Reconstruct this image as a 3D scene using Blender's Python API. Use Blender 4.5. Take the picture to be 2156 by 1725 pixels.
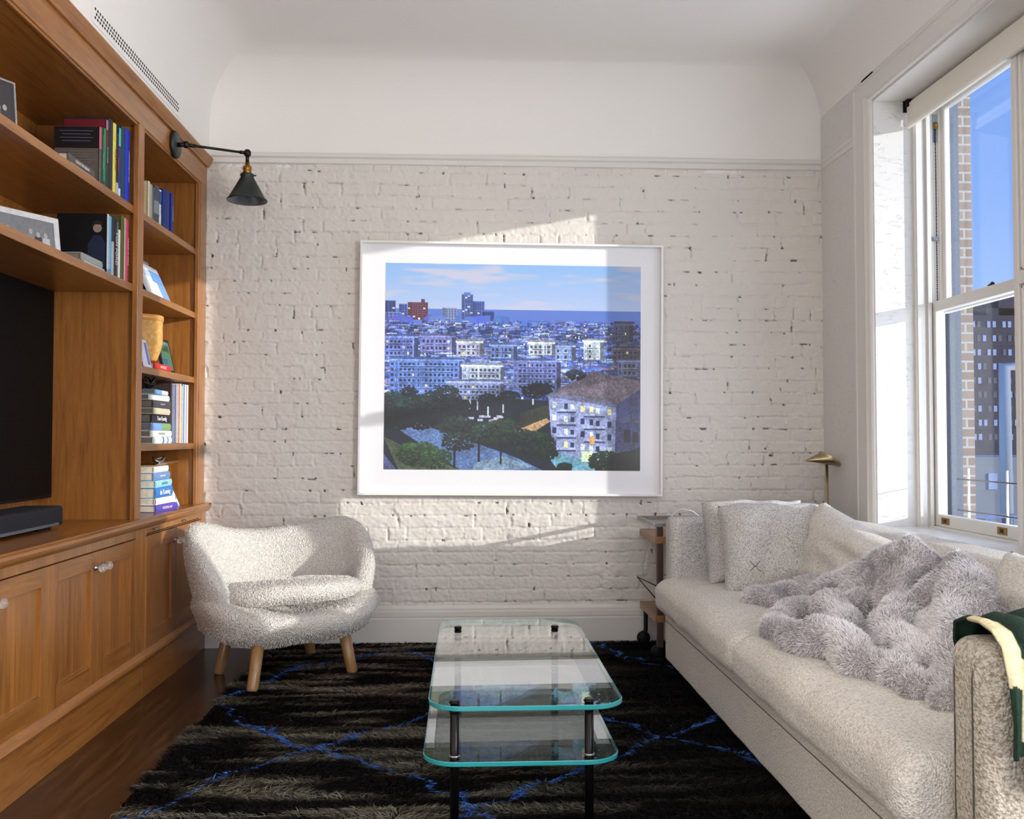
import bpy, bmesh, math, random
import numpy as np
from mathutils import Vector, Matrix, noise
random.seed(7); RNG = np.random.default_rng(7)
S = bpy.context.scene
COL = S.collection
for o in list(bpy.data.objects): bpy.data.objects.remove(o)

# ------------------------------------------------------------------ camera
cam = bpy.data.cameras.new('camera'); camo = bpy.data.objects.new('camera', cam); COL.objects.link(camo)
th, ph = math.atan(.048), math.atan(.0297)
fw = Vector((math.sin(th)*math.cos(ph), math.cos(th)*math.cos(ph), math.sin(ph)))
rt = Vector((math.cos(th), -math.sin(th), 0)); up = rt.cross(fw)
camo.matrix_world = Matrix(((rt.x, up.x, -fw.x, 0), (rt.y, up.y, -fw.y, -5.0), (rt.z, up.z, -fw.z, 1.08), (0, 0, 0, 1)))
cam.sensor_fit = 'HORIZONTAL'; cam.sensor_width = 36; cam.lens = 36*2000/2156
cam.clip_start = .05; cam.clip_end = 1000
S.camera = camo
# ------------------------------------------------------------------ sky
W = bpy.data.worlds.new('sky'); S.world = W; W.use_nodes = True
nt = W.node_tree; nt.nodes.clear()
out = nt.nodes.new('ShaderNodeOutputWorld'); bg = nt.nodes.new('ShaderNodeBackground')
tc = nt.nodes.new('ShaderNodeTexCoord'); sp = nt.nodes.new('ShaderNodeSeparateXYZ'); rp = nt.nodes.new('ShaderNodeValToRGB')
nt.links.new(tc.outputs['Generated'], sp.inputs[0]); nt.links.new(sp.outputs['Z'], rp.inputs[0])
nt.links.new(rp.outputs[0], bg.inputs[0]); nt.links.new(bg.outputs[0], out.inputs[0])
e = rp.color_ramp.elements
e[0].position = 0.0; e[0].color = (.46, .68, 1, 1); e[1].position = .6; e[1].color = (.12, .28, .80, 1)
m_ = e.new(.22); m_.color = (.24, .44, .96, 1)
bg.inputs[1].default_value = .95
# ------------------------------------------------------------------ sun, bay daylight and added fill lamps
SUN = Vector((-1.86, 1, -.353)).normalized()
sl = bpy.data.lights.new('sun', 'SUN'); so = bpy.data.objects.new('sun', sl); COL.objects.link(so)
so.rotation_euler = SUN.to_track_quat('-Z', 'Y').to_euler(); so.location = (6, -4, 4)
sl.energy = 3.5; sl.angle = math.radians(.55); sl.color = (1, .95, .88)
def area(name, loc, d, sx, sy, e, c):
    l = bpy.data.lights.new(name, 'AREA'); l.shape = 'RECTANGLE'; l.size = sx; l.size_y = sy; l.energy = e; l.color = c
    o = bpy.data.objects.new(name, l); COL.objects.link(o); o.location = loc
    o.rotation_euler = Vector(d).to_track_quat('-Z', 'Y').to_euler(); return o
area('rear_fill_lamp', (-.55, -7.35, 1.3), (.05, 1, .35), 2.2, 1.9, 38, (1, .95, .88))  # unseen lamp added behind the camera as soft fill
area('bay_window_daylight', (2.75, -1.67, 1.15), (-1, 0, .80), 1.9, 1.5, 38, (.90, .94, 1))
area('side_fill_lamp', (2.28, -4.8, 1.6), (-1, .25, .45), 1.5, 1.9, 160, (1, .965, .93))  # unseen lamp added beside the camera to brighten the room
S.view_settings.view_transform = 'Standard'; S.view_settings.look = 'None'
S.view_settings.exposure = 0.18; S.view_settings.gamma = 1; S.view_settings.use_curve_mapping = False

# ------------------------------------------------------------------ materials
MATS = {}
def lin(c): return tuple((v/12.92 if v <= .04045 else ((v+.055)/1.055)**2.4) for v in [x/255 for x in c])
class NT:
    def __init__(s, name):
        s.m = bpy.data.materials.new(name); s.m.use_nodes = True; s.t = s.m.node_tree
        s.b = s.t.nodes['Principled BSDF']; s.o = s.t.nodes['Material Output']
    def n(s, k, **kw):
        x = s.t.nodes.new(k)
        for a, b in kw.items():
            if a in ('inp',):
                for i, v in b.items(): x.inputs[i].default_value = v
            else: setattr(x, a, b)
        return x
    def l(s, a, b): s.t.links.new(a, b)
    def pos(s, scale=(1, 1, 1), obj=False):
        g = s.n('ShaderNodeTexCoord').outputs['Object'] if obj else s.n('ShaderNodeNewGeometry').outputs['Position']
        m = s.n('ShaderNodeMapping'); m.inputs['Scale'].default_value = scale; s.l(g, m.inputs[0]); return m.outputs[0]
    def noise(s, vec, scale, det=4, rough=.55, dist=0):
        x = s.n('ShaderNodeTexNoise'); x.inputs['Scale'].default_value = scale; x.inputs['Detail'].default_value = det
        x.inputs['Roughness'].default_value = rough; x.inputs['Distortion'].default_value = dist; s.l(vec, x.inputs['Vector']); return x.outputs['Fac']
    def ramp(s, f, stops):
        r = s.n('ShaderNodeValToRGB'); e = r.color_ramp.elements
        e[0].position, e[0].color = stops[0][0], (*stops[0][1], 1); e[1].position, e[1].color = stops[-1][0], (*stops[-1][1], 1)
        for p, c in stops[1:-1]: q = e.new(p); q.color = (*c, 1)
        s.l(f, r.inputs[0]); return r.outputs[0]
    def bump(s, f, st, dist=.01):
        b = s.n('ShaderNodeBump'); b.inputs['Strength'].default_value = st; b.inputs['Distance'].default_value = dist
        s.l(f, b.inputs['Height']); s.l(b.outputs[0], s.b.inputs['Normal']); return b
    def set(s, col=None, rough=.5, metal=0, **kw):
        if col is not None: s.b.inputs['Base Color'].default_value = (*col, 1)
        s.b.inputs['Roughness'].default_value = rough; s.b.inputs['Metallic'].default_value = metal
        for a, b in kw.items(): s.b.inputs[a.replace('_', ' ')].default_value = b
        return s
def plain(name, srgb, rough=.6, metal=0, var=.0, **kw):
    if name in MATS: return MATS[name]
    k = NT(name).set(lin(srgb), rough, metal, **kw)
    v = k.noise(k.pos((1, 1, 1), True), 60, 3)
    c = lin(srgb); a = .9-var; b = max(a, 1.06+var)
    k.l(k.ramp(v, [(.3, tuple(x*a for x in c)), (.7, tuple(min(1, x*b) for x in c))]), k.b.inputs['Base Color'])
    MATS[name] = k.m; return k.m
def wood(name, axis, base, dark, rough=.32, stave=.075, knots=False):
    k = NT(name).set(None, rough)
    sc = {'z': (14, 14, .9), 'y': (14, .9, 14), 'x': (.9, 14, 14)}[axis]
    f = k.noise(k.pos(sc), 3.0, 6, .6, .9)
    r = k.ramp(f, [(.28, dark), (.48, tuple(.45*a+.55*b for a, b in zip(dark, base))), (.72, base)])
    f2 = k.noise(k.pos(tuple(x*6 for x in sc)), 5, 3)
    r2 = k.ramp(f2, [(.35, (.80, .80, .80)), (.65, (1, 1, 1))])
    mx = k.n('ShaderNodeMix', data_type='RGBA', blend_type='MULTIPLY'); mx.inputs[0].default_value = .8
    k.l(r, mx.inputs[6]); k.l(r2, mx.inputs[7])
    st = k.n('ShaderNodeTexWhiteNoise', noise_dimensions='1D'); sx = k.n('ShaderNodeSeparateXYZ'); k.l(k.pos(), sx.inputs[0])
    dv = k.n('ShaderNodeMath', operation='DIVIDE'); dv.inputs[1].default_value = stave
    k.l(sx.outputs['Y' if axis == 'z' else 'X'], dv.inputs[0]); fl = k.n('ShaderNodeMath', operation='FLOOR'); k.l(dv.outputs[0], fl.inputs[0]); k.l(fl.outputs[0], st.inputs['W'])
    rr = k.ramp(st.outputs['Value'], [(0, (.80, .80, .80)), (1, (1.0, 1.0, 1.0))])
    m2 = k.n('ShaderNodeMix', data_type='RGBA', blend_type='MULTIPLY'); m2.inputs[0].default_value = 1
    k.l(mx.outputs[2], m2.inputs[6]); k.l(rr, m2.inputs[7]); k.l(m2.outputs[2], k.b.inputs['Base Color'])
    k.b.inputs['Coat Weight'].default_value = .32; k.b.inputs['Coat Roughness'].default_value = .28
    k.bump(f2, .06, .002); MATS[name] = k.m; return k.m
CH, CHD = (.52, .215, .045), (.27, .088, .018)
wv = wood('cherry_vertical_grain', 'z', CH, CHD); wh = wood('cherry_horizontal_grain', 'y', CH, CHD, stave=5)
oak = wood('light_oak', 'z', (.52, .30, .13), (.38, .19, .07), .35, 5)
teak = wood('oiled_teak', 'y', (.42, .20, .07), (.22, .09, .03), .4, 5)
teakv = wood('dark_teak_post', 'z', (.085, .028, .012), (.035, .012, .006), .5, 5)
def mk_floor():
    k = NT('dark_stained_floorboards').set(None, .22)
    f = k.noise(k.pos((10, .7, 10)), 3, 7, .6, 1.2)
    r = k.ramp(f, [(.3, (.018, .007, .003)), (.55, (.05, .020, .007)), (.8, (.15, .07, .024))])
    sx = k.n('ShaderNodeSeparateXYZ'); k.l(k.pos(), sx.inputs[0])
    dv = k.n('ShaderNodeMath', operation='DIVIDE'); dv.inputs[1].default_value = .085; k.l(sx.outputs['X'], dv.inputs[0])
    fr = k.n('ShaderNodeMath', operation='FRACT'); k.l(dv.outputs[0], fr.inputs[0])
    g = k.ramp(fr.outputs[0], [(0, (.3, .3, .3)), (.025, (1, 1, 1)), (1, (1, 1, 1))])
    m2 = k.n('ShaderNodeMix', data_type='RGBA', blend_type='MULTIPLY'); m2.inputs[0].default_value = 1
    k.l(r, m2.inputs[6]); k.l(g, m2.inputs[7]); k.l(m2.outputs[2], k.b.inputs['Base Color'])
    k.bump(k.noise(k.pos((4, 1, 4)), 6, 3), .05, .004); return k.m
m_floor = mk_floor()
def paint(name, col, rough=.55, bs=60, st=.15, dist=.003):
    k = NT(name).set(col, rough); k.bump(k.noise(k.pos(), bs, 4), st, dist); return k.m
m_plaster = paint('white_plaster', (.85, .82, .785), .8, 8, .25, .004)
m_trim = paint('white_gloss_trim', (.72, .695, .65), .38, 30, .05, .002)
m_reveal = None
def mk_brick_paint(name, attr=True):
    k = NT(name).set((.76, .735, .70), .55)
    if attr:
        a = k.n('ShaderNodeVertexColor', layer_name='paint'); k.l(a.outputs['Color'], k.b.inputs['Base Color'])
    k.bump(k.noise(k.pos(), 90, 5, .65), .35, .004); return k.m
m_brickp = mk_brick_paint('painted_brick')
def mk_rough_reveal():
    k = NT('rough_painted_masonry').set((.70, .68, .65), .6)
    f = k.noise(k.pos((22, 22, 60)), 1.0, 5, .6, .6)
    g = k.ramp(f, [(.28, (0, 0, 0)), (.42, (1, 1, 1))]); k.bump(g, .5, .006); return k.m
m_reveal = mk_rough_reveal()
def fabric(name, c1, c2, sc, bstr=.5, weave=False, dist=.004, rough=.95):
    k = NT(name).set(None, rough); k.b.inputs['Sheen Weight'].default_value = .15
    v = k.n('ShaderNodeTexVoronoi'); v.inputs['Scale'].default_value = sc; v.inputs['Randomness'].default_value = 1
    k.l(k.pos((1, 1, 1), True), v.inputs['Vector'])
    n = k.noise(k.pos((1, 1, 1), True), sc*.7, 4, .65)
    n2 = k.noise(k.pos((1, 1, 1), True), 3, 3)
    r = k.ramp(n, [(.36, c2), (.56, c1)])
    mx = k.n('ShaderNodeMix', data_type='RGBA', blend_type='MULTIPLY'); mx.inputs[0].default_value = 1
    k.l(r, mx.inputs[6]); k.l(k.ramp(n2, [(.3, (.9, .9, .9)), (.7, (1, 1, 1))]), mx.inputs[7]); k.l(mx.outputs[2], k.b.inputs['Base Color'])
    ad = k.n('ShaderNodeMath', operation='ADD'); k.l(n, ad.inputs[0]); k.l(v.outputs['Distance'], ad.inputs[1]); k.bump(ad.outputs[0], bstr, dist)
    return k.m
m_sofa = fabric("oatmeal_boucle", (.88, .835, .76), (.56, .51, .43), 210, .8)
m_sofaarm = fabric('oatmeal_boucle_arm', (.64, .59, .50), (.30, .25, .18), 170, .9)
m_pillow = fabric('heathered_pillow_weave', (.80, .775, .74), (.33, .305, .28), 300, .8)
m_shear = fabric('ivory_sheepskin', (.80, .765, .715), (.66, .62, .56), 150, .9, dist=.008)
m_thread = plain('dark_seam_thread', (92, 84, 72), .9)
def glass(name, tint=(1, 1, 1), base=.04, gloss_rough=0.0):
    k = NT(name); k.t.nodes.remove(k.b)
    tr = k.n('ShaderNodeBsdfTransparent'); tr.inputs[0].default_value = (*tint, 1)
    gl = k.n('ShaderNodeBsdfGlossy'); gl.inputs['Roughness'].default_value = gloss_rough
    g = k.n('ShaderNodeNewGeometry'); d = k.n('ShaderNodeVectorMath', operation='DOT_PRODUCT')
    k.l(g.outputs['Incoming'], d.inputs[0]); k.l(g.outputs['Normal'], d.inputs[1])
    a = k.n('ShaderNodeMath', operation='ABSOLUTE'); k.l(d.outputs['Value'], a.inputs[0])
    s1 = k.n('ShaderNodeMath', operation='SUBTRACT'); s1.inputs[0].default_value = 1; k.l(a.outputs[0], s1.inputs[1])
    pw = k.n('ShaderNodeMath', operation='POWER'); pw.inputs[1].default_value = 5 if base < .08 else 4.4; k.l(s1.outputs[0], pw.inputs[0])
    ma = k.n('ShaderNodeMath', operation='MULTIPLY_ADD'); ma.inputs[1].default_value = 1-base; ma.inputs[2].default_value = base; k.l(pw.outputs[0], ma.inputs[0])
    mx = k.n('ShaderNodeMixShader'); k.l(ma.outputs[0], mx.inputs[0]); k.l(tr.outputs[0], mx.inputs[1]); k.l(gl.outputs[0], mx.inputs[2])
    k.l(mx.outputs[0], k.o.inputs[0]); return k.m
m_pane = glass('window_glass', (.97, .985, 1)); m_arglass = glass('anti_reflective_glazing', (.99, .99, .99), .004, .16); m_tglass = glass('table_glass', (.95, .985, .975), .14)
k = NT('glass_green_edge').set((.03, .30, .32), .12); k.b.inputs['Specular IOR Level'].default_value = .8; m_gedge = k.m
k = NT('clear_acrylic_knob').set((.95, .95, .93), .04); k.b.inputs['Transmission Weight'].default_value = .85; m_knob = k.m
m_brass = plain('aged_brass', (150, 112, 50), .35, .9); m_nickel = plain('brushed_nickel_brass', (176, 158, 124), .3, .95)
m_steel = plain('satin_steel', (170, 170, 172), .3, .9); m_bronze = plain('dark_bronze', (46, 40, 36), .38, .8)
m_black = plain('matt_black', (12, 12, 15), .6, Specular_IOR_Level=.25); m_blackm = plain('black_metal_rod', (18, 17, 18), .3, .6)
m_shade = plain('charcoal_green_enamel', (52, 58, 56), .42, .5); m_shadein = plain('grey_enamel_inside', (110, 118, 124), .35, .6)
m_white = plain('white_lacquer', (238, 235, 232), .35, var=-.08); m_mat = plain('white_mat_board', (240, 240, 243), .7, var=-.08)
m_pages = plain('cream_page_block', (205, 196, 176), .85, var=.06); m_pgdark = plain('shaded_page_block', (120, 114, 106), .85)  # grey pages: shade on the book heads put into their colour
m_blind = plain('off_white_roller_fabric', (232, 226, 214), .8, var=-.08)
m_tv = plain('black_screen_glass', (5, 5, 6), .55, Specular_IOR_Level=.12); m_sbar = plain('black_speaker_cloth', (16, 19, 30), .75)
def colored(rgb, rough=.5): return plain('dyed_%d_%d_%d' % rgb, rgb, rough, var=.02)

# ------------------------------------------------------------------ mesh helpers
class MB:
    def __init__(s): s.v = []; s.f = []; s.mi = []; s.sm = []
    def add(s, vs, fs, mi=0, smooth=False):
        n = len(s.v); s.v += [tuple(v) for v in vs]; s.f += [tuple(i+n for i in f) for f in fs]
        s.mi += [mi]*len(fs); s.sm += [smooth]*len(fs); return s
    def box(s, a, b, mi=0):
        x0, x1 = sorted((a[0], b[0])); y0, y1 = sorted((a[1], b[1])); z0, z1 = sorted((a[2], b[2]))
        vs = [(x0, y0, z0), (x1, y0, z0), (x1, y1, z0), (x0, y1, z0), (x0, y0, z1), (x1, y0, z1), (x1, y1, z1), (x0, y1, z1)]
        return s.add(vs, [(0, 3, 2, 1), (4, 5, 6, 7), (0, 1, 5, 4), (1, 2, 6, 5), (2, 3, 7, 6), (3, 0, 4, 7)], mi)
    def tube(s, pts, r, seg=12, mi=0, cap=True, smooth=True):
        pts = [Vector(p) for p in pts]; rs = r if isinstance(r, (list, tuple)) else [r]*len(pts)
        vs = []; ref = None
        for i, p in enumerate(pts):
            d = (pts[min(i+1, len(pts)-1)]-pts[max(i-1, 0)]).normalized()
            if ref is None: ref = d.orthogonal().normalized()
            ref = (ref-d*ref.dot(d)); ref = ref.normalized() if ref.length > 1e-6 else d.orthogonal().normalized()
            b = d.cross(ref)
            for j in range(seg):
                a = 2*math.pi*j/seg; vs.append(p+(ref*math.cos(a)+b*math.sin(a))*rs[i])
        fs = []
        for i in range(len(pts)-1):
            for j in range(seg): fs.append((i*seg+j, i*seg+(j+1) % seg, (i+1)*seg+(j+1) % seg, (i+1)*seg+j))
        s.add(vs, fs, mi, smooth)
        if cap:
            n = len(s.v)-len(vs); s.f += [tuple(n+j for j in reversed(range(seg))), tuple(n+(len(pts)-1)*seg+j for j in range(seg))]; s.mi += [mi]*2; s.sm += [False]*2
        return s
    def lathe(s, prof, c=(0, 0, 0), axis=(0, 0, 1), seg=32, mi=0):
        ax = Vector(axis).normalized(); u = ax.orthogonal().normalized(); w = ax.cross(u); c = Vector(c); vs = []
        for r, h in prof:
            for j in range(seg):
                a = 2*math.pi*j/seg; vs.append(c+ax*h+(u*math.cos(a)+w*math.sin(a))*max(r, 1e-5))
        fs = [(i*seg+j, i*seg+(j+1) % seg, (i+1)*seg+(j+1) % seg, (i+1)*seg+j) for i in range(len(prof)-1) for j in range(seg)]
        return s.add(vs, fs, mi, True)
    def extr(s, prof, a, b, plane='xz', mi=0):
        # prof = list of 2D points; extruded along the missing axis from a to b
        def P(p, t):
            return {'xz': (p[0], t, p[1]), 'yz': (t, p[0], p[1]), 'xy': (p[0], p[1], t)}[plane]
        n = len(prof); vs = [P(p, a) for p in prof]+[P(p, b) for p in prof]
        fs = [(i, (i+1) % n, n+(i+1) % n, n+i) for i in range(n)]+[tuple(reversed(range(n))), tuple(range(n, 2*n))]
        return s.add(vs, fs, mi)
    def build(s, name, mats, parent=None, bevel=0, seg=2, loc=None, rot=None, recalc=True):
        me = bpy.data.meshes.new(name); me.from_pydata(s.v, [], s.f)
        mats = mats if isinstance(mats, (list, tuple)) else [mats]
        for m in mats: me.materials.append(m)
        me.polygons.foreach_set('material_index', s.mi); me.polygons.foreach_set('use_smooth', s.sm)
        if recalc:
            bm = bmesh.new(); bm.from_mesh(me); bmesh.ops.recalc_face_normals(bm, faces=bm.faces); bm.to_mesh(me); bm.free()
        o = bpy.data.objects.new(name, me); COL.objects.link(o)
        if parent: o.parent = parent
        if loc: o.location = loc
        if rot: o.rotation_euler = rot
        if bevel:
            b = o.modifiers.new('bevel', 'BEVEL'); b.width = bevel; b.segments = seg; b.limit_method = 'ANGLE'; b.angle_limit = math.radians(40); b.harden_normals = False
        return o
def npmesh(name, V, F, mats, parent=None, colors=None, cname='paint', smooth=True, mi=None):
    V = np.ascontiguousarray(V, np.float32); F = np.ascontiguousarray(F, np.int32); me = bpy.data.meshes.new(name)
    me.vertices.add(len(V)); me.vertices.foreach_set('co', V.ravel())
    k = F.shape[1]; me.loops.add(F.size); me.loops.foreach_set('vertex_index', F.ravel())
    me.polygons.add(len(F)); me.polygons.foreach_set('loop_start', np.arange(0, F.size, k, dtype=np.int32))
    me.polygons.foreach_set('loop_total', np.full(len(F), k, np.int32))
    me.update(calc_edges=True)
    if smooth: me.polygons.foreach_set('use_smooth', np.ones(len(F), bool))
    for m in (mats if isinstance(mats, (list, tuple)) else [mats]): me.materials.append(m)
    if mi is not None: me.polygons.foreach_set('material_index', mi)
    if colors is not None:
        ca = me.color_attributes.new(cname, 'FLOAT_COLOR', 'POINT')
        ca.data.foreach_set('color', np.concatenate([colors, np.ones((len(colors), 1))], 1).astype(np.float32).ravel())
    me.update()
    o = bpy.data.objects.new(name, me); COL.objects.link(o)
    if parent: o.parent = parent
    return o
def gridfaces(nu, nv, off=0):
    i, j = np.meshgrid(np.arange(nu-1), np.arange(nv-1), indexing='ij'); a = (i*nv+j).ravel()+off
    return np.stack([a, a+nv, a+nv+1, a+1], 1)
def thing(name, label, cat, loc=(0, 0, 0), rotz=0, group=None):
    o = bpy.data.objects.new(name, None); COL.objects.link(o); o.location = loc; o.rotation_euler = (0, 0, rotz); o.empty_display_size = .1
    o['label'] = label; o['category'] = cat
    if group: o['group'] = group
    return o
def tag(o, label, cat, group=None, kind=None):
    o['label'] = label; o['category'] = cat
    if group: o['group'] = group
    if kind: o['kind'] = kind
    return o
def struct(o, label=None):
    o['kind'] = 'structure'
    if label: o['label'] = label
    return o
def vnoise(P, sc, off=0.0):
    return np.array([noise.noise(Vector((p[0]*sc+off, p[1]*sc, p[2]*sc))) for p in P])
def smoothnoise2(nx, ny, cx, cy, rng):
    g = rng.random((cx+2, cy+2)); u = np.linspace(0, cx, nx); v = np.linspace(0, cy, ny)
    iu = np.minimum(u.astype(int), cx); iv = np.minimum(v.astype(int), cy); fu = u-iu; fv = v-iv
    fu = fu*fu*(3-2*fu); fv = fv*fv*(3-2*fv)
    a = g[iu][:, iv]; b = g[iu+1][:, iv]; c = g[iu][:, iv+1]; d = g[iu+1][:, iv+1]
    return (a*(1-fu)[:, None]+b*fu[:, None])*(1-fv)[None]+(c*(1-fu)[:, None]+d*fu[:, None])*fv[None]
def curve_text(body, size, mat, loc, rot, parent=None, extrude=.0004, name='lettering', align='CENTER', sx=1):
    c = bpy.data.curves.new(name, 'FONT'); c.body = body; c.size = size; c.extrude = extrude; c.align_x = align; c.align_y = 'CENTER'
    c.materials.append(mat); c.resolution_u = 3; tmp = bpy.data.objects.new(name, c); COL.objects.link(tmp); bpy.context.view_layer.update()
    me = bpy.data.meshes.new_from_object(tmp.evaluated_get(bpy.context.evaluated_depsgraph_get())); bpy.data.objects.remove(tmp); bpy.data.curves.remove(c)
    o = bpy.data.objects.new(name, me); COL.objects.link(o); o.location = loc; o.rotation_euler = rot; o.scale = (sx, 1, 1)
    if parent: o.parent = parent
    return o
PI = math.pi
XB, XW, YR = -1.356, 1.91, -7.5          # bookcase plane, window wall plane, rear wall

# ================================================================== SETTING
struct(MB().box((-1.9, YR, -.1), (2.35, .15, 0)).build('floor', m_floor))
# painted brick wall
def brick_wall():
    x0, x1, z0, z1 = -1.85, 1.935, .17, 2.56; st = .0052
    nx, nz = int((x1-x0)/st)+1, int((z1-z0)/st)+1
    X = np.linspace(x0, x1, nx); Z = np.linspace(z0, z1, nz); XX, ZZ = np.meshgrid(X, Z, indexing='ij')
    H = np.zeros((nx, nz)); C = 1.0*np.ones((nx, nz)); rng = np.random.default_rng(3)
    wob = (smoothnoise2(nx, nz, 40, 30, rng)-.5)*.007+(smoothnoise2(nx, nz, 130, 100, rng)-.5)*.004
    wob2 = (smoothnoise2(nx, nz, 40, 30, rng)-.5)*.010+(smoothnoise2(nx, nz, 150, 110, rng)-.5)*.005
    ch = .0646; zz0 = 2.159
    R = (ZZ+wob-zz0)/ch; row = np.floor(R).astype(int); fz = (R-row)*ch; dz = np.minimum(fz, ch-fz)
    dx = np.full((nx, nz), 9.); brickh = np.zeros((nx, nz)); joint = np.ones((nx, nz))
    for r in range(row.min(), row.max()+1):
        header = (r % 6 == 5); L = .099 if header else .200
        x = x0-.15+rng.random()*.05+(0 if header else (.10 if r % 2 else 0)); edges = [x]
        while x < x1+.2:
            l = L
            if not header and rng.random() < .07: l = L*.5
            x += l+(rng.random()-.5)*.012; edges.append(x)
        edges = np.array(edges); mk = row == r; xv = (XX+wob2)[mk]
        i = np.searchsorted(edges, xv); i = np.clip(i, 1, len(edges)-1)
        lo, hi = xv-edges[i-1], edges[i]-xv; dx[mk] = np.minimum(lo, hi)
        bh = (rng.random(len(edges))-.5)*.005; brickh[mk] = bh[i]
        je = np.where(rng.random(len(edges)) < .45, 1.0, .25)       # some joints are filled with paint
        joint[mk] = np.where(lo < hi, je[i-1], je[i])
    jr = .35+.65*smoothnoise2(nx, nz, 90, 36, rng)
    gx = np.exp(-(dx/.0045)**2)*joint; gz = np.exp(-(dz/.0045)**2)*np.clip(jr*1.5-.35, .12, 1)
    g = np.maximum(gx, gz)
    H = brickh*(1-g)-g*.0065+(smoothnoise2(nx, nz, 300, 220, rng)-.5)*.0028+(smoothnoise2(nx, nz, 120, 80, rng)-.5)*.003
    bulge = smoothnoise2(nx, nz, 14, 10, rng); H += (bulge-.5)*.006
    near = np.exp(-(np.minimum(dx, dz)/.012)**2)
    H += near*(smoothnoise2(nx, nz, 260, 200, rng)-.45)*.006
    # cracks and holes where the paint never closed
    hole = np.zeros((nx, nz)); hz = smoothnoise2(nx, nz, 160, 90, rng)
    hole = np.maximum(hole, (hz > .86)*(dz < .0032)*1.0*(jr > .55)); hole = np.maximum(hole, (hz > .86)*(dx < .003)*(joint > .6)*1.0)
    hole = hole*(1-.92*(rng.random((nx, nz)) < .15))
    for q in range(95):
        cx, cz = rng.uniform(x0, x1), zz0+ch*rng.integers(row.min(), row.max())+rng.uniform(-.003, .003)
        a, b = rng.uniform(.003, .008), rng.uniform(.0025, .005)
        if rng.random() < .45: a, b = b*.8, a*1.6
        hole = np.maximum(hole, (((XX-cx)/a)**2+((ZZ-cz)/b)**2 < 1)*1.0)
    for (px, pz, a, b) in ((1.625, .985, .011, .006), (1.595, 1.02, .004, .005), (.33, .62, .006, .012)):
        hole = np.maximum(hole, (((XX-px)/a)**2+((ZZ-pz)/b)**2 < 1)*1.0)
    H -= hole*.012
    hair = (g > .8)*(hz > .62)*1.0*(hz <= .86)
    col = np.stack([np.full(H.shape, .705), np.full(H.shape, .66), np.full(H.shape, .605)], -1)
    tone = .97+.06*smoothnoise2(nx, nz, 12, 9, rng); col *= tone[..., None]
    col = col*(1-.35*hair[..., None])*(1-.93*hole[..., None])+hole[..., None]*np.array([.02, .014, .01])
    V = np.stack([XX, -H, ZZ], -1).reshape(-1, 3); F = gridfaces(nx, nz)[:, ::-1]
    o = npmesh('wall_back', V, F, m_brickp, colors=col.reshape(-1, 3)); struct(o, 'white painted brick wall behind the picture')
brick_wall()
struct(MB().box((-2.0, .03, -.1), (2.35, .2, 3.2)).build('wall_backing', m_plaster))
# right wall: window wall, masonry around the opening
OY0, OY1, OZ0, OZ1 = -.66, -2.68, .655, 2.675
XO = 2.31
w = MB(); w.box((XW, 0.03, 0), (2.218, OY0, 3.2)); w.box((2.218, 0.03, 0), (XO, OY0+.13, 3.2)); w.box((XW, OY1, 0), (XO, -4.02, 3.2)); w.box((XW, -5.6, 0), (XO, YR, 3.2)); w.box((XW, -4.02, 0), (XO, -5.6, .65)); w.box((XW, -4.02, 2.55), (XO, -5.6, 3.2)); w.box((XW, OY0+.13, 0), (XO, OY1, OZ0)); w.box((XW, OY0+.13, OZ1), (XO, OY1, 3.2))  # opening beyond the bay is unseen, added for the side fill lamp
struct(w.build('wall_right', m_reveal))
struct(MB().box((-2.05, .1, -.1), (-1.80, YR, 3.2)).build('wall_left', m_plaster))
rw = MB(); rw.box((-1.9, YR, 0), (-1.4, YR-.2, 3.2)); rw.box((2.0, YR, 0), (2.35, YR-.2, 3.2)); rw.box((-1.4, YR, 0), (2.0, YR-.2, .45)); rw.box((-1.4, YR, 2.75), (2.0, YR-.2, 3.2)); struct(rw.build('wall_rear', m_plaster))  # unseen opening added to go with the rear fill lamp
# soffit wall above the bookcase
struct(MB().box((-1.345, 0.02, 2.535), (-1.80, YR, 3.2)).build('wall_soffit', m_plaster))
# coved ceiling
def ceiling():
    R = .30; zc = 3.05; prof = [(0, 2.50), (0, zc-R)]+[(R-R*math.cos(a), zc-R+R*math.sin(a)) for a in np.linspace(0, PI/2, 14)[1:]]+[(.9, zc), (1.55, zc)]
    X0, X1, Y0, Y1 = -1.3452, 1.9165, .004, YR
    vs = []; 
    for t, z in prof:
        z2 = z
        vs += [(X0+t, Y0-t, z), (X1-t, Y0-t, z), (X1-t, Y1+t, z), (X0+t, Y1+t, z)]
    fs = []
    for i in range(len(prof)-1):
        if i == 0: sides = (0,)
        else: sides = (0, 1, 2, 3)
        for j in sides: fs.append((i*4+j, i*4+(j+1) % 4, (i+1)*4+(j+1) % 4, (i+1)*4+j))
    n = len(prof)-1; fs.append((n*4, n*4+1, n*4+2, n*4+3))
    mb = MB(); mb.add(vs, fs, 0, False); o = mb.build('ceiling', m_plaster, recalc=False)
    me = o.data; sm = [1]*len(me.polygons); me.polygons.foreach_set('use_smooth', sm)
    es = o.modifiers.new('split', 'EDGE_SPLIT'); es.split_angle = math.radians(28)
    struct(o)
ceiling()
struct(MB().box((-1.9, YR, 3.08), (2.35, .15, 3.2)).build('ceiling_slab', m_plaster))
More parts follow.
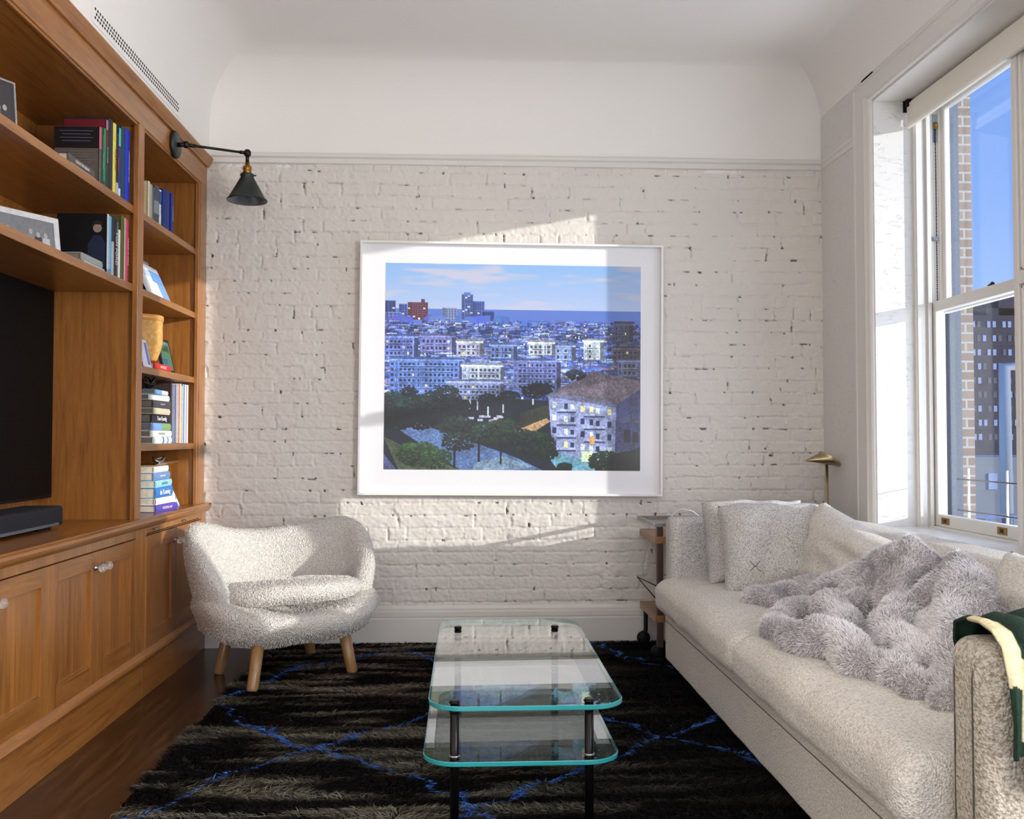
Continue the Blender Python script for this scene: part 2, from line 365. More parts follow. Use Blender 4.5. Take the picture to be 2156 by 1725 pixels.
# picture rail
pr = [(0, 2.575), (-.016, 2.575), (-.022, 2.568), (-.022, 2.553), (-.012, 2.545), (-.012, 2.522), (-.006, 2.518), (0, 2.518)]
struct(MB().extr(pr, -1.35, 1.915, 'yz').build('trim_1', m_trim), 'picture rail along the brick wall')
pr2 = [(1.912-a*.5*-1 if 0 else 1.912+p[0]*.5, p[1]) for p in pr for a in (0,)]
struct(MB().extr(pr2, -.01, -.46, 'xz').build('trim_2', m_trim), 'picture rail on the window wall')
# baseboard
bb = [(0, .205), (-.012, .205), (-.018, .190), (-.018, .178), (-.024, .174), (-.024, .150), (-.020, .146), (-.020, .142), (-.028, .138), (-.028, 0), (0, 0)]
struct(MB().extr([(a+.004, b) for a, b in bb], -1.34, 1.9, 'yz').build('baseboard_back', m_trim))
struct(MB().extr([(XW+a, b) for a, b in bb], -.03, -7.4, 'xz').build('baseboard_right', m_trim))
# left soffit vent: fretwork grille
vt = thing('air_vent', 'long white fretwork air vent in the soffit above the bookcase', 'vent', (-1.344, -1.04, 2.615))
fr = MB(); 
for k_ in range(44):
    y = -.50+k_*.0228
    for zz, dd in ((-.016, 0), (0.0, .011), (.016, 0)):
        fr.box((.0005, y+dd-.0048, zz-.0042), (.0025, y+dd+.0048, zz+.0042))
fr.build('perforation', m_black, vt); MB().box((0, -.53, -.04), (.0012, .53, .04)).build('grille', m_plaster, vt)

# ---- window
wn = bpy.data.objects.new('window_1', None); COL.objects.link(wn); struct(wn, 'tall white double hung bay windows behind the sofa')
def casing():
    mb = MB(); x = XW
    prof = [(-.010, -.004), (.012, 0), (.022, .008), (.024, .03), (.020, .038), (.020, .135), (.026, .142), (.030, .155), (.024, .165), (.018, .185), (.010, .193), (.0, .195)]
    # profile: (out, across)   mitred frame: outer rectangle to inner rectangle
    oy0, oz1 = -.460, 2.785
    corners = lambda t: [(oy0-t, OZ0-.02), (oy0-t, oz1-t*.58), (OY1-.2+t, oz1-t*.58), (OY1-.2+t, OZ0-.02)]
    vs = []
    for d, t in prof:
        for (yy, zz) in corners(t): vs.append((x-d, yy, zz))
    fs = []
    for i in range(len(prof)-1):
        for j in range(3): fs.append((i*4+j, i*4+j+1, (i+1)*4+j+1, (i+1)*4+j))
    mb.add(vs, fs); mb.build('casing', m_trim, wn)
casing()
MB().box((XW-.035, OY0+.16, OZ0-.03), (2.2, OY1-.16, OZ0+.012)).build('window_sill', m_trim, wn, bevel=.006)
MB().box((XW-.01, OY0+.15, OZ0-.12), (XW+.0, OY1-.15, OZ0-.03)).build('apron', m_trim, wn, bevel=.004)
MB().box((XW, OY0-.002, OZ1-.012), (2.29, OY1, OZ1)).build('head_board', m_trim, wn)
def double_hung(ya, yb, tagn):
    """one double hung unit between ya (far) and yb (near)"""
    fm = MB()
    for s, y in ((-1, ya), (1, yb)):       # jamb mouldings and stops
        fm.box((2.094, y, OZ0), (2.15, y+s*.018, OZ1)); fm.box((2.10, y, OZ0), (2.135, y+s*.026, OZ1)); fm.box((2.145, y, OZ0), (2.163, y+s*.036, OZ1)); fm.box((2.163, y, OZ0), (2.232, y+s*.012, OZ1))
        fm.box((2.21, y, OZ0), (2.222, y+s*.024, OZ1))
    fm.box((2.10, ya, OZ1-.035), (2.165, yb, OZ1)); fm.box((2.14, ya, OZ0-.01), (2.31, yb, OZ0+.018))
    fm.build('window_frame', m_trim, wn, bevel=.002)
    a, b = ya-.012, yb+.012
    lo = MB(); x0, x1 = 2.168, 2.208
    lo.box((x0, a, .673), (x1, a-.045, 1.712)); lo.box((x0, b, .673), (x1, b+.045, 1.712)); lo.box((x0, a-.045, .673), (x1, b+.045, .728)); lo.box((x0, a-.045, 1.664), (x1, b+.045, 1.712))
    sash = lo.build('lower_sash', m_trim, wn, bevel=.004)
    MB().box((2.186, a-.04, .72), (2.190, b+.04, 1.67)).build('glass_pane', m_pane, sash)
    us = MB(); x0, x1 = 2.222, 2.25
    us.box((x0, a, 1.66), (x1, a-.040, 2.66)); us.box((x0, b, 1.66), (x1, b+.045, 2.66)); us.box((x0, a-.045, 1.66), (x1, b+.045, 1.70)); us.box((x0, a-.045, 2.615), (x1, b+.045, 2.66))
    sash2 = us.build('upper_sash', m_trim, wn, bevel=.004)
    MB().box((2.234, a-.03, 1.69), (2.238, b+.04, 2.62)).build('glass_pane', m_pane, sash2)
    for y in (ya-.125, ya-.582):
        l = MB(); l.box((2.164, y-.034, .687), (2.169, y+.034, .717)); l.build('sash_lift', m_brass, wn, bevel=.002)
        MB().box((2.1625, y-.012, .694), (2.1645, y+.012, .711)).build('finger_recess', plain('dark_brass_recess', (58, 44, 26), .5, .6), wn)
    lk = MB(); yc = (ya+yb)/2; lk.tube([(2.19, yc-.03, 1.72), (2.205, yc, 1.728), (2.21, yc+.03, 1.72)], .008, 8); lk.lathe([(0, 0), (.014, 0), (.014, .01), (0, .012)], (2.2, yc, 1.712)); lk.build('sash_lock', m_bronze, wn)
double_hung(-.66, -1.60, 'a'); double_hung(-1.82, -2.68, 'b')
# centre post with recessed panels
cp = MB(); cp.box((2.10, -1.495, OZ0), (2.13, -1.825, OZ1)); cp.box((2.10, -1.60, OZ0), (2.31, -1.82, OZ1)); 
for z0, z1 in ((.70, 1.655), (1.715, 2.60)):
    ya, yb = -1.525, -1.795
    for (q0, q1, r0, r1) in ((ya, ya-.012, z0, z1), (yb+.012, yb, z0, z1), (ya, yb, z0, z0+.012), (ya, yb, z1-.012, z1)):
        cp.box((2.090, q0, r0), (2.101, q1, r1))
for (q0, q1, r0, r1) in ((-1.49, -1.52, OZ0, OZ1), (-1.80, -1.83, OZ0, OZ1), (-1.52, -1.80, OZ0, .695), (-1.52, -1.80, 1.66, 1.71), (-1.52, -1.80, 2.605, OZ1)):
    cp.box((2.083, q0, r0), (2.102, q1, r1))
cp.build('centre_post', m_trim, wn, bevel=.003)
# sash pulley and chain on the far jamb
pl = MB(); pl.box((2.186, -.674, 2.465), (2.206, -.677, 2.60)); pl.build('pulley_plate', m_steel, wn, bevel=.0012)
MB().lathe([(0, -.003), (.018, -.003), (.018, .003), (0, .003)], (2.196, -.679, 2.545), (1, 0, 0), 20).build('pulley_wheel', m_brass, wn)
chn = MB()
for q in range(92):
    z = 2.525-q*.0089; chn.box((2.1935, -.6805-.002*(q % 2), z-.0034), (2.1985, -.6835+.002*(q % 2), z+.0034))
chn.build('sash_chain', m_bronze, wn)
MB().box((2.178, -.672, 2.00), (2.20, -.69, 2.018)).box((2.182, -.69, 2.0), (2.19, -.70, 2.006)).build('chain_hook', m_steel, wn)
# child rail outside the lower sash
rl = thing('safety_rail', 'thin steel safety rail across the outside of the far window', 'railing', (2.285, -1.08, .66))
for z in (.228, .085): MB().tube([(0, .41, z), (0, -.41, z)], .0035, 8).build('rail_bar', m_bronze, rl)
for y in (.33, .02, -.27): MB().tube([(.012, y, 0.02), (.012, y, .28)], .005, 8).build('rail_post', m_white, rl)
# roller blind
bl = thing('roller_blind', 'white roller blind drawn up at the top of the bay windows', 'blind', (2.055, -.672, 2.60))
L_ = 2.0
MB().lathe([(0, -.0), (.034, 0), (.034, L_-.015), (0, L_-.015)], (.045, -.008, .035), (0, -1, 0), 24).build('fabric_roll', m_blind, bl)
MB().extr([(.008, .045), (.012, -.055), (.016, -.055), (.020, .045)], -.004, -L_+.02, 'xz').build('hanging_fabric', m_blind, bl)
MB().extr([(.002, -.048), (.0, -.062), (.008, -.070), (.022, -.070), (.026, -.060), (.022, -.048)], -.002, -L_+.018, 'xz').build('hem_bar', m_blind, bl, bevel=.003)
MB().box((-.004, .008, .01), (.085, .002, .072)).box((0, .006, .03), (.03, -.03, .072)).build('bracket', m_black, bl)

# ================================================================== OUTSIDE
def ext_brick(name, c1, c2, mc, scale=1.0):
    k = NT(name).set(None, .8); b = k.n('ShaderNodeTexBrick'); b.inputs['Color1'].default_value = (*c1, 1); b.inputs['Color2'].default_value = (*c2, 1); b.inputs['Mortar'].default_value = (*mc, 1)
    b.inputs['Scale'].default_value = 1; b.inputs['Brick Width'].default_value = .21; b.inputs['Row Height'].default_value = .072; b.inputs['Mortar Size'].default_value = .008
    p = k.n('ShaderNodeNewGeometry'); s_ = k.n('ShaderNodeSeparateXYZ'); c_ = k.n('ShaderNodeCombineXYZ'); k.l(p.outputs['Position'], s_.inputs[0])
    ad = k.n('ShaderNodeMath', operation='ADD'); k.l(s_.outputs['X'], ad.inputs[0]); k.l(s_.outputs['Y'], ad.inputs[1]); k.l(ad.outputs[0], c_.inputs[0]); k.l(s_.outputs['Z'], c_.inputs[1]); k.l(c_.outputs[0], b.inputs['Vector'])
    k.l(b.outputs['Color'], k.b.inputs['Base Color']); return k.m
m_tan = ext_brick('tan_exterior_brick', lin((168, 140, 116)), lin((190, 164, 140)), lin((214, 204, 190)))
m_farb = plain('dark_hazed_brick', (62, 56, 70), .9, var=.2)  # bluish haze of distance mixed into the brick colour
m_stone = plain('grey_exterior_stone', (132, 138, 144), .7, var=.05); m_dstone = plain('dark_grey_exterior_cladding', (92, 98, 104), .7)
m_fwin = plain('pale_far_window', (170, 185, 215), .3); m_roofw = plain('pale_roof_membrane', (190, 194, 200), .8)
# neighbouring brick pier of the same facade seen just beyond the glass
o = MB().box((3.60, 2.0, -9), (3.835, 4.5, 6)).build('brick_pier', m_tan); tag(o, 'tan brick pier just outside the far window', 'building')
pt = thing('stone_pilaster', 'narrow grey stone pilaster between the window frame and the brick pier', 'pilaster', (3.2, 1.2, -9))
MB().box((.034, 0, 0), (.112, .4, 15)).build('shaft', m_stone, pt); MB().box((-.25, .02, 0), (.034, .4, 15)).build('dark_return', m_dstone, pt)
def far_building(name, label, x0, x1, y, z0, z1, depth, mat, fl, cw, xa, xb, za, steps=()):
    """windows are parts where the glass shows them (x between xa and xb, above za)"""
    b = thing(name, label, 'building', ((x0+x1)/2, y, z0)); hx = (x1-x0)/2; H = z1-z0; cx = (x0+x1)/2
    mb = MB().box((-hx, 0, 0), (hx, depth, H))
    for a, c, h in steps: mb.box((a-cx, 0, H), (c-cx, depth, H+h))
    mb.build('facade', mat, b); n = 0; z = H-2.6
    while z > za-z0 and n < 95:
        x = xa-cx
        while x < xb-cx:
            MB().box((x, -.12, z), (x+.72, .02, z+1.3)).build('window', m_fwin if random.random() < .55 else m_dstone, b); n += 1
            x += cw if n % 2 else cw*.55
        z -= fl
    return b
far_building('apartment_block', 'dark brick apartment block far beyond the far window', 92, 150, 195, -34, 27.6, 20, m_farb, 3.05, 2.2, 107, 125, -4, ((112.5, 150, 1.6), (115.3, 150, 4.3)))
far_building('tenement', 'low grey rooftop building below the dark apartment block', 30, 60, 70, -26, -.5, 10, m_stone, 3.4, 2.4, 36, 48, -9)
rfb = thing('roof_terrace', 'pale roof terrace with blue railing seen low through the far window', 'building', (18.0, 30, -14))
MB().box((-6, 0, 0), (8, 6, 10.6)).build('facade', m_dstone, rfb); MB().box((-6, -.2, 10.6), (8, .2, 11.0)).build('parapet', m_roofw, rfb)
for i in range(16): MB().box((-5.5+i*.8, -.05, 11), (-5.44+i*.8, .0, 12.1)).build('baluster', plain('blue_painted_steel', (110, 140, 200), .5), rfb)
MB().box((-6, -.06, 12.05), (8, .0, 12.15)).build('top_rail', MATS['blue_painted_steel'], rfb)
dk = MB().tube([(0, 0, 0), (0, 0, 5.2), (3.5, 0, 5.5)], .22, 10).build('roof_duct', m_roofw, loc=(19.2, 28, -1.6)); tag(dk, 'bent pale duct rising above the roof terrace', 'duct')
gr = MB().box((2.4, -60, -35), (400, 420, -34.5)).build('ground', plain('street_asphalt', (110, 112, 118), .9)); struct(gr)

# ================================================================== BUILT-IN BOOKCASE
BE = -2.78
bc = thing('bookcase', 'tall cherry wood built-in bookcase filling the left wall', 'bookcase', (XB, 0, .742))
def L(p): return (p[0]-XB, p[1], p[2]-.742)
def bx(mb, a, b, mi=0): return mb.box(L(a), L(b), mi)
bx(MB(), (-1.782, -.02, .745), (-1.798, BE+.02, 2.49)).build('back_panel', wv, bc)
xf = XB
for (ya, yb) in ((-.005, -.115), (-.985, -1.0), (BE+.05, BE)):
    bx(MB(), (xf-.02, ya, .742), (-1.80, yb, 2.5)).build('side_panel', wv, bc)
ff = MB(); bx(ff, (xf, -.003, .742), (xf-.022, -.105, 2.385)); bx(ff, (xf-.004, -.1049, .742), (xf-.022, -.13, 2.385)); ff.build('face_stile', wv, bc, bevel=.002)
bx(MB(), (xf, -.962, .742), (xf-.022, -1.028, 2.385)).build('face_stile', wv, bc, bevel=.002); bx(MB(), (xf, BE+.06, .742), (xf-.022, BE, 2.385)).build('face_stile', wv, bc, bevel=.002)
f2 = MB(); bx(f2, (xf, -.003, 2.385), (xf-.022, BE, 2.492)); bx(f2, (xf-.006, -.11, 2.375), (xf-.02, -.965, 2.387)); bx(f2, (xf-.006, -1.02, 2.375), (xf-.02, BE+.05, 2.387)); f2.build('top_rail', wh, bc, bevel=.002)
f3 = MB(); bx(f3, (xf-.02, -.02, 2.378), (-1.80, BE, 2.388)); f3.build('top_panel', wh, bc)
cr = [(0, 2.492), (.010, 2.492), (.014, 2.500), (.030, 2.522), (.034, 2.530), (.034, 2.536), (-.02, 2.536), (-.02, 2.492)]
MB().extr([(p[0], p[1]-.742) for p in cr], -.001, BE, 'xz').build('crown_moulding', wh, bc)
for z in (2.040, 1.715):
    sh = MB(); bx(sh, (-1.376, -1.012, z-.032), (-1.795, BE+.055, z)); sh.build('shelf', wh, bc, bevel=.002)
for z in (2.040, 1.715, 1.386, 1.053):
    sh = MB(); bx(sh, (-1.376, -.118, z-.03), (-1.795, -.984, z)); sh.build('shelf', wh, bc, bevel=.002)
for z in (1.995, 1.668):
    sh = MB(); bx(sh, (-1.79, -1.012, z-.02), (-1.798, BE+.055, z+.01)); sh.build('shelf_cleat', wh, bc)
# worktop
wt = MB().extr([(-1.80, .706), (-1.345, .706), (-1.336, .702), (-1.330, .706), (-1.322, .716), (-1.318, .726), (-1.322, .735), (-1.332, .740), (-1.336, .743), (-1.80, .743)], -.002, BE, 'xz')
o = wt.build('countertop', wh, bevel=.0015); tag(o, 'continuous cherry wood ledge between the shelves and the cupboards', 'countertop')
# base cabinets
def knob(parent, y, z, x=-1.346):
    k_ = MB(); k_.lathe([(0, .0), (.011, 0), (.011, .003), (.005, .006), (.005, .014), (.0, .014)], (x, y, z), (1, 0, 0), 16)
    k_.lathe([(.005, .013), (.013, .017), (.0165, .026), (.013, .035), (.006, .039), (0, .0395)], (x, y, z), (1, 0, 0), 16, 1); k_.build('knob', [m_steel, m_knob], parent)
def door(parent, ya, yb, z0=.190, z1=.664, knob_side=None, n=0):
    mb = MB(); x = -1.347; fwid = .060; t = .018
    y0, y1 = max(ya, yb)-.0015, min(ya, yb)+.0015
    mb.box((x, y0, z0), (x-t, y0-fwid, z1)); mb.box((x, y1, z0), (x-t, y1+fwid, z1))
    mb.box((x, y0-fwid, z0), (x-t, y1+fwid, z0+fwid+.01), 1); mb.box((x, y0-fwid, z1-fwid), (x-t, y1+fwid, z1), 1)
    d = mb.build('door', [wv, wh], parent, bevel=.0012)
    MB().box((x-.011, y0-fwid+.002, z0+.06), (x-t+.001, y1+fwid-.002, z1-.055)).build('door_panel', wv, d)
    if knob_side == 'far': knob(d, y0-.03, .607)
    if knob_side == 'near': knob(d, y1+.03, .607)
def base_cab(name, label, y0, y1, doors, grp):
    b = thing(name, label, 'cabinet', (0, 0, 0), 0, grp)
    MB().box((-1.372, y0, .142), (-1.795, y1, .705)).build('body', wv, b)
    ff = MB()
    ff.box((-1.348, y0, .186), (-1.37, doors[0]+.001, .705)); ff.box((-1.348, doors[-1]-.001, .186), (-1.37, y1, .705)); ff.box((-1.348, doors[0], .668), (-1.37, doors[-1], .705))
    ff.build('face_frame', wv, b, bevel=.0015)
    for i in range(len(doors)-1): door(b, doors[i], doors[i+1], knob_side='near' if i % 2 == 0 else 'far')
    MB().extr([(-1.372, .142), (-1.336, .142), (-1.334, .150), (-1.326, .156), (-1.322, .166), (-1.326, .176), (-1.336, .182), (-1.348, .190), (-1.372, .190)], y0, y1, 'xz').build('base_moulding', wh, b)
    MB().box((-1.339, y0, 0), (-1.37, y1, .142)).build('plinth', wh, b, bevel=.001)
    return b
b1 = base_cab('base_cabinet', 'two-door cherry cupboard below the shelves behind the armchair', -.002, -.968, [-.085, -.50, -.915], 'cupboards under the ledge')
for y in (-.39, -.80):
    MB().tube([(-1.347, y-.018, .686), (-1.338, y-.014, .686), (-1.338, y+.014, .686), (-1.347, y+.018, .686)], .0035, 8).build('tray_pull', m_nickel, b1)
MB().box((-1.3465, -.13, .672), (-1.3495, -.905, .6755)).build('tray_gap', m_black, b1)
base_cab('base_cabinet', 'long cherry cupboard under the television with shaker doors', -.970, BE, [-1.03, -1.433, -1.838, -2.24, -2.66], 'cupboards under the ledge')

# television and soundbar
tv = thing('television', 'flat black television in the middle opening of the bookcase', 'television', (-1.70, -1.85, .835))
MB().box((-.022, -.845, 0), (0, .845, .86)).build('case', m_black, tv, bevel=.004)
MB().box((-.0005, -.835, .012), (.0012, .835, .85)).build('screen', m_tv, tv)
MB().box((-.09, -.2, .25), (-.02, .2, .6)).build('wall_bracket', m_black, tv)
sb = thing('soundbar', 'black cloth-covered soundbar on the ledge below the television', 'soundbar', (-1.50, -1.88, .743))
MB().box((-.15, -.51, .012), (0, .51, .085)).build('speaker_body', m_sbar, sb, bevel=.012, seg=3)
MB().box((0, -.48, .016), (.004, .46, .026)).build('silver_strip', plain('blue_grey_metal', (120, 130, 150), .3, .8), sb)
for y in (-.42, .42): MB().box((-.12, y-.05, 0), (-.03, y+.05, .013)).build('foot', m_black, sb)

# ---------------------------------------------------------------- books
def book(name, label, w, h, d, loc, cov, group, lie=False, pages=None, rot=0, lean=0, text=None, tcol=(235, 232, 225), tsize=None, band=None, cat='book', title_up=True, cover_mark=None):
    """upright: spine faces +x, thickness w along y, height h up, depth d to -x. lying: thickness up, height along y."""
    r = thing(name, label, cat, loc, rot, group)
    piv = Matrix.Identity(4)
    def T(p):  # local book coords: x depth (0 at spine .. -d), y thickness 0..w, z height 0..h
        x, y, z = p
        if lie: return (x, z-h/2, y)
        if lean: c, s = math.cos(lean), math.sin(lean); y, z = y*c-z*s, y*s+z*c
        return (x, y-w/2, z)
    def tb(mb, a, b, mi=0):
        x0, x1 = sorted((a[0], b[0])); y0, y1 = sorted((a[1], b[1])); z0, z1 = sorted((a[2], b[2]))
        vs = [T(p) for p in ((x0, y0, z0), (x1, y0, z0), (x1, y1, z0), (x0, y1, z0), (x0, y0, z1), (x1, y0, z1), (x1, y1, z1), (x0, y1, z1))]
        mb.add(vs, [(0, 3, 2, 1), (4, 5, 6, 7), (0, 1, 5, 4), (1, 2, 6, 5), (2, 3, 7, 6), (3, 0, 4, 7)], mi)
    t = min(.0028, w*.16); mb = MB()
    tb(mb, (0, 0, 0), (-d, t, h)); tb(mb, (0, w-t, 0), (-d, w, h))
    # rounded spine
    n = 7; prof = [(-.0005+ .12*w*math.sin(PI*i/(n-1)), w*i/(n-1)) for i in range(n)]+[(-t, w), (-t, 0)]
    vs = [T((a, b, 0)) for a, b in prof]+[T((a, b, h)) for a, b in prof]; m = len(prof)
    mb.add(vs, [(i, (i+1) % m, m+(i+1) % m, m+i) for i in range(m)]+[tuple(reversed(range(m))), tuple(range(m, 2*m))])
    mb.build('cover', colored(cov), r)
    p = MB(); tb(p, (-t, t, .004), (-d+.004, w-t, h-.004)); p.build('pages', pages or m_pages, r)
    if band:
        for (z0, z1, c) in band:
            q = MB(); pr_ = [(.0006+.12*w*math.sin(PI*i/(n-1)), w*i/(n-1)) for i in range(n)]+[(-.001, w), (-.001, 0)]
            vs = [T((a, b, h*z0)) for a, b in pr_]+[T((a, b, h*z1)) for a, b in pr_]
            q.add(vs, [(i, (i+1) % m, m+(i+1) % m, m+i) for i in range(m)]+[tuple(reversed(range(m))), tuple(range(m, 2*m))]); q.build('spine_band', colored(c), r)
    if text:
        ts = tsize or w*.62; x = .0012+.12*w
        if lie: curve_text(text, ts, colored(tcol), (x, 0, w/2), (PI/2, 0, PI/2), r, name='title')
        else: curve_text(text, ts, colored(tcol), (x, 0 if not lean else -math.sin(lean)*h/2, h*.5), (PI/2, PI/2, PI/2) if 0 else Matrix(((0, 0, 1), (0, -1, 0), (1, 0, 0))).to_euler() if 0 else (0, PI/2, 0), r, name='title')
    return r
def panel(parent, name, cx, cy, cz, ww, hh, col, th_=.0006, facing='-y'):
    """small flat rectangle on a cover facing the camera (-y)"""
    if facing == '-y': return MB().box((cx-ww/2, cy-th_, cz-hh/2), (cx+ww/2, cy, cz+hh/2)).build(name, colored(col), parent)
    return MB().box((cx, cy-ww/2, cz-hh/2), (cx+th_, cy+ww/2, cz+hh/2)).build(name, colored(col), parent)
SX = -1.395
g1 = 'books on the upper middle shelf'
Z1 = 2.0405; Z2 = 1.7155
def row(specs, y_start, z, group, sx=SX):
    y = y_start
    out = []
    for (w, h, d, cov, label, kw) in specs:
        out.append(book('book', label, w, h, d, (sx-kw.pop('rec', 0), y+w/2, z), cov, group, **kw)); y += w+.0012
    return out
rr = row([
 (.022, .222, .165, (92, 84, 80), 'tall book with pink spine top and dark back cover, leftmost of the upright row', dict(band=[(.62, 1.0, (196, 92, 112))], pages=m_pgdark)),
 (.020, .200, .16, (20, 66, 54), 'dark green book with black edge beside the pink-topped book', dict(text='THE MODERN', tcol=(150, 170, 120), tsize=.010)),
 (.022, .232, .16, (46, 134, 84), 'bright green upright book on the upper middle shelf', dict(band=[(.0, .12, (30, 90, 60))])),
 (.020, .272, .16, (110, 20, 34), 'dark red book with mauve spine top behind the green book', dict(band=[(.86, 1, (160, 120, 150)), (0, .62, (32, 58, 58))], text='OF HIS MARKET', tcol=(200, 200, 190), tsize=.009)),
 (.050, .285, .17, (38, 36, 40), 'thick charcoal book left of the yellow book', dict()),
 (.034, .285, .17, (222, 214, 84), 'yellow book with red lettering on the upper middle shelf', dict(text='VALENTINO', tcol=(160, 60, 60), tsize=.016)),
 (.026, .255, .17, (36, 24, 44), 'black book with red letters right of the yellow book', dict(text='HISTORY', tcol=(196, 60, 72), tsize=.014, band=[(0, .22, (170, 180, 190))])),
 (.022, .285, .17, (60, 52, 110), 'slim violet book with teal spine top and white foot', dict(band=[(.74, 1, (92, 190, 170)), (0, .14, (220, 220, 228))])),
 (.048, .300, .18, (8, 62, 96), 'thick teal blue book left of the royal blue book', dict()),
 (.050, .305, .19, (24, 52, 196), 'royal blue book at the right end of the upper middle shelf', dict(text='ARCHITECTURE OF LIGHT', tcol=(190, 205, 240), tsize=.011)),
], -1.352, Z1, g1)
b0 = rr[0]
panel(b0, 'dark_cover_sheet', -.085, -.0112, .180, .165, .082, (12, 12, 18))
for i in range(4): panel(b0, 'blurb_line', -.085, -.0119, .205-i*.013, .125-(i % 2)*.02, .0022, (92, 96, 116))
for i in range(9): panel(b0, 'blurb_line', -.09, -.0113, .128-i*.011, .13-(i % 3)*.012, .0018, (120, 112, 108))
book('book', 'grey book lying flat on top of the pale one, upper middle shelf', .030, .235, .15, (-1.402, -1.497, Z1+.014), (84, 78, 76), 'books lying on the upper middle shelf', lie=True, text='COLLECTED ESSAYS', tcol=(232, 230, 226), tsize=.014, band=None)
book('book', 'thin pale book lying flat under the grey one, upper middle shelf', .013, .225, .15, (-1.395, -1.490, Z1), (206, 196, 180), 'books lying on the upper middle shelf', lie=True)
g2 = 'books on the second middle shelf'
rr = row([
 (.020, .235, .19, (196, 198, 202), 'white spined book whose black cover shows a person in a blue jacket', dict(band=[(.0, .08, (120, 150, 170))])),
 (.024, .232, .18, (110, 172, 206), 'light blue book on the second middle shelf', dict(band=[(0, .1, (70, 140, 190))])),
 (.026, .236, .18, (28, 34, 62), 'navy book with grey lower spine on the second middle shelf', dict(band=[(0, .58, (170, 172, 182))])),
 (.030, .232, .18, (18, 18, 20), 'black book with large white lettering on the second middle shelf', dict(text='TOM FORD', tcol=(226, 222, 208), tsize=.026)),
 (.014, .225, .18, (96, 104, 96), 'slim grey green book right of the black lettered book', dict()),
 (.022, .200, .17, (224, 222, 216), 'short white book on the second middle shelf', dict()),
 (.040, .262, .19, (82, 84, 44), 'thick olive book on the second middle shelf', dict()),
 (.018, .262, .19, (190, 178, 142), 'slim cream book between the olive and pink books', dict()),
 (.030, .260, .19, (206, 70, 112), 'pink book at the right end of the second middle shelf', dict(text='THE BOOK OF HOTELS', tcol=(240, 200, 214), tsize=.011)),
], -1.262, Z2, g2)
b0 = rr[0]
MB().box((-.19, -.0112, .0), (-.002, -.0102, .235)).build('black_cover', m_black, b0)
pf = MB(); pf.add([(-.072, -.0116, .0), (-.006, -.0116, .0), (-.006, -.0116, .12), (-.022, -.0116, .150), (-.050, -.0116, .150), (-.072, -.0116, .115)], [(0, 1, 2, 3, 4, 5)]); pf.build('printed_jacket', colored((20, 34, 62)), b0)
pf = MB(); pf.lathe([(0, 0), (.017, 0)], (-.036, -.0120, .178), (0, -1, 0), 20); pf.build('printed_face', colored((150, 128, 116)), b0)
pf = MB(); pf.add([(-.055, -.0123, .184), (-.053, -.0123, .204), (-.036, -.0123, .210), (-.018, -.0123, .203), (-.017, -.0123, .184), (-.024, -.0123, .192), (-.048, -.0123, .192)], [(0, 1, 2, 3, 4, 5, 6)]); pf.build('printed_hair', colored((24, 20, 20)), b0)
book('book', 'grey book lying flat with a rounded spine, second middle shelf', .028, .20, .15, (-1.400, -1.395, Z2+.012), (150, 156, 150), 'books lying on the second middle shelf', lie=True, pages=m_pgdark)
book('book', 'thin silver book lying flat at the bottom, second middle shelf', .011, .20, .15, (-1.392, -1.390, Z2), (176, 182, 186), 'books lying on the second middle shelf', lie=True)
